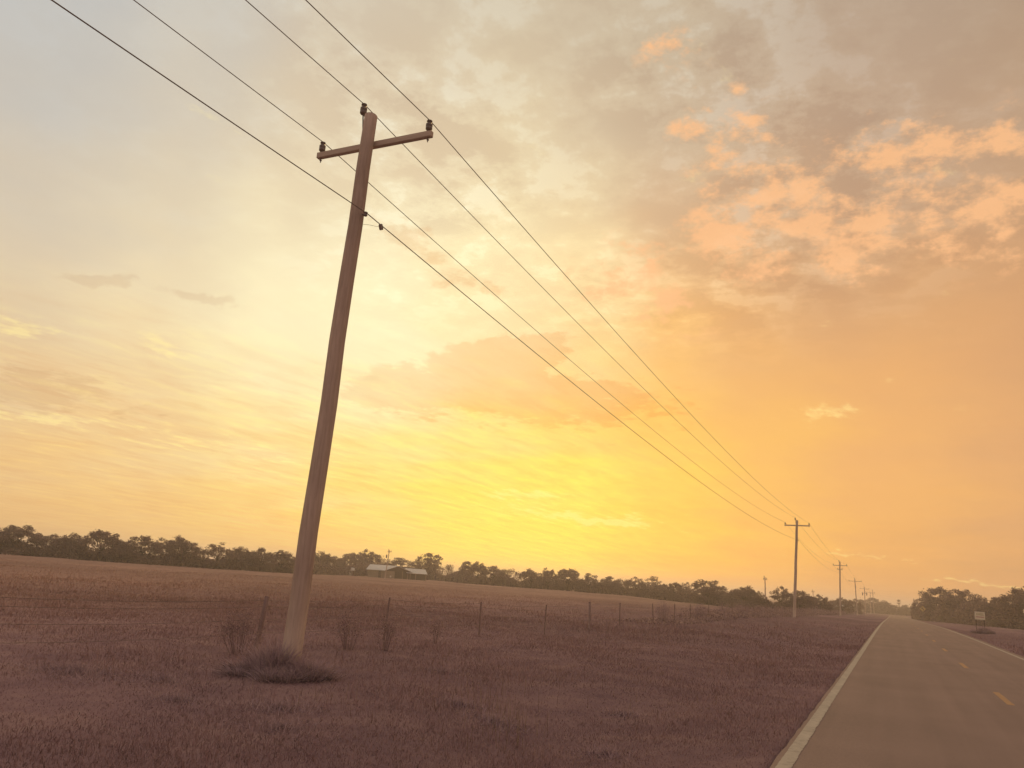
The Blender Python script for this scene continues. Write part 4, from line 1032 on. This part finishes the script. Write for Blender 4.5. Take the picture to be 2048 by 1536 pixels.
for t in (0.40, 0.70, 0.99):
    MB().box((fx(t)[0], fx(t)[1] + 0.02, 1.0), (0.16, 0.16, 2.0)).build('post', M['tan'], barn)
quad_wall(MB(), (-0.62, 0.83), (-1.30, 1.81), 0, 1.8).build('door', M['darkwood'], barn)
quad_wall(MB(), (1.75, 0.27), (2.15, 0.35), 0.25, 0.75).build('window', M['whitewall'], barn)
def roof_sheet(name, pts, parent, t=0.06):
    ps = [Vector(p) for p in pts]; lo = [p - Vector((0, 0, t)) for p in ps]
    o = MB().add(ps + lo, [(0, 1, 2, 3), (7, 6, 5, 4), (0, 4, 5, 1), (1, 5, 6, 2), (2, 6, 7, 3), (3, 7, 4, 0)]).build(name, M['roof'], parent)
    a_, b_, c_, d_ = ps
    for k in range(1, 9):
        f = k / 9.0; p, q = a_.lerp(b_, f), d_.lerp(c_, f)
        MB().tube([p + Vector((0, 0, .02)), q + Vector((0, 0, .02))], 0.03, 4).build('seam', M['roof'], o)
    return o
roof_sheet('roof_slope', [(0.1, -0.75, 1.98), (-5.0, 6.4, 1.98), (-4.0, 9.0, 3.42), (3.75, 0.1, 3.42)], barn)
roof_sheet('roof_slope', [(3.78, 0.1, 3.43), (-3.9, 9.0, 3.43), (2.3, 9.6, 1.98), (7.9, 0.9, 1.98)], barn)
tag(barn, 'low pale barn with metal gable roof across the pasture', 'barn')

shx, shy = -117.6, 193.0
shed = empty('open_shed', (shx, shy, gz(shx, shy) - 0.05), frame(shx, shy))
for k, x in enumerate((-2.2, 0.0, 2.75)):
    MB().box((x, 0, 0.9), (0.22, 0.18, 1.8)).build('post', M['tan'], shed)
    MB().box((x, 3.6, 1.35), (0.18, 0.18, 2.7)).build('post', M['darkwood'], shed)
quad_wall(MB(), (-2.3, 3.7), (2.9, 3.7), 0, 2.7).build('back_wall', M['darkwood'], shed)
roof_sheet('roof_slope', [(-2.5, -0.5, 1.75), (3.15, -0.5, 1.75), (2.5, 4.1, 3.0), (-3.2, 4.1, 3.0)], shed)
MB().box((0.3, -0.02, 1.70), (5.2, 0.12, 0.12)).build('beam', M['tan'], shed)
tag(shed, 'open shed with sloping metal roof on posts beside the barn', 'shed')

def house(name, x, y, w, dpt, eave, ridge, label, roof, wall):
    h = empty(name, (x, y, gz(x, y) - 0.05), frame(x, y))
    MB().box((0, 0, eave / 2), (w, dpt, eave)).build('wall', wall, h)
    o = 0.5
    roof_sheet('roof_slope', [(-w / 2 - o, -dpt / 2 - o, eave - 0.1), (w / 2 + o, -dpt / 2 - o, eave - 0.1), (w / 2 + o, 0, ridge), (-w / 2 - o, 0, ridge)], h).data.materials[0] = roof
    roof_sheet('roof_slope', [(w / 2 + o, dpt / 2 + o, eave - 0.1), (-w / 2 - o, dpt / 2 + o, eave - 0.1), (-w / 2 - o, 0.02, ridge), (w / 2 + o, 0.02, ridge)], h).data.materials[0] = roof
    MB().add([(-w / 2, -dpt / 2, eave), (-w / 2, dpt / 2, eave), (-w / 2, 0, ridge - 0.1)], [(0, 1, 2)]).add([(w / 2, -dpt / 2, eave), (w / 2, dpt / 2, eave), (w / 2, 0, ridge - 0.1)], [(0, 2, 1)]).build('gable', wall, h)
    for k in (-0.3, 0.12):
        f = MB().box((k * w, -dpt / 2 - 0.02, eave * 0.55), (w * 0.11, 0.08, eave * 0.4)).build('window', M['whitewall'], h)
        MB().box((k * w, -dpt / 2 - 0.05, eave * 0.55), (w * 0.085, 0.06, eave * 0.32)).build('pane', M['glass'], f)
    MB().box((w * 0.36, -dpt / 2 - 0.02, eave * 0.4), (w * 0.08, 0.08, eave * 0.8)).build('door', M['darkwood'], h)
    return tag(h, label, 'house')
house('farmhouse', -18.6, 345.0, 7.0, 6.0, 2.5, 4.0, 'low house with pale roof among trees behind the third pole', M['roof'], M['tan'])
house('far_house', 11.6, 560.0, 7.5, 6.0, 3.0, 4.6, 'tiny white house beyond the bend, left of the thicket', M['whitewall'], M['whitewall'])
house('far_shed', -133.0, 184.0, 1.4, 1.4, 1.5, 2.1, 'small white hut at the treeline left of the barn', M['whitewall'], M['whitewall'])

# ------------------------------------------------------------------ haze: even air round everything
HAZE = 0.0009
hm = bpy.data.materials.new('haze'); hm.use_nodes = True
hn, hl = hm.node_tree.nodes, hm.node_tree.links
hn.remove(hn['Principled BSDF'])
pv_ = hn.new('ShaderNodeVolumePrincipled')
pv_.inputs['Color'].default_value = (0.92, 0.86, 0.80, 1)
pv_.inputs['Density'].default_value = HAZE
pv_.inputs['Anisotropy'].default_value = 0.5
hl.new(pv_.outputs[0], hn['Material Output'].inputs['Volume'])
hz = MB().box((0, 1200, 7.0), (9000, 10500, 24.0)).build('haze', hm)
tag(hz, 'thin warm evening haze over the fields', 'haze', kind='stuff')
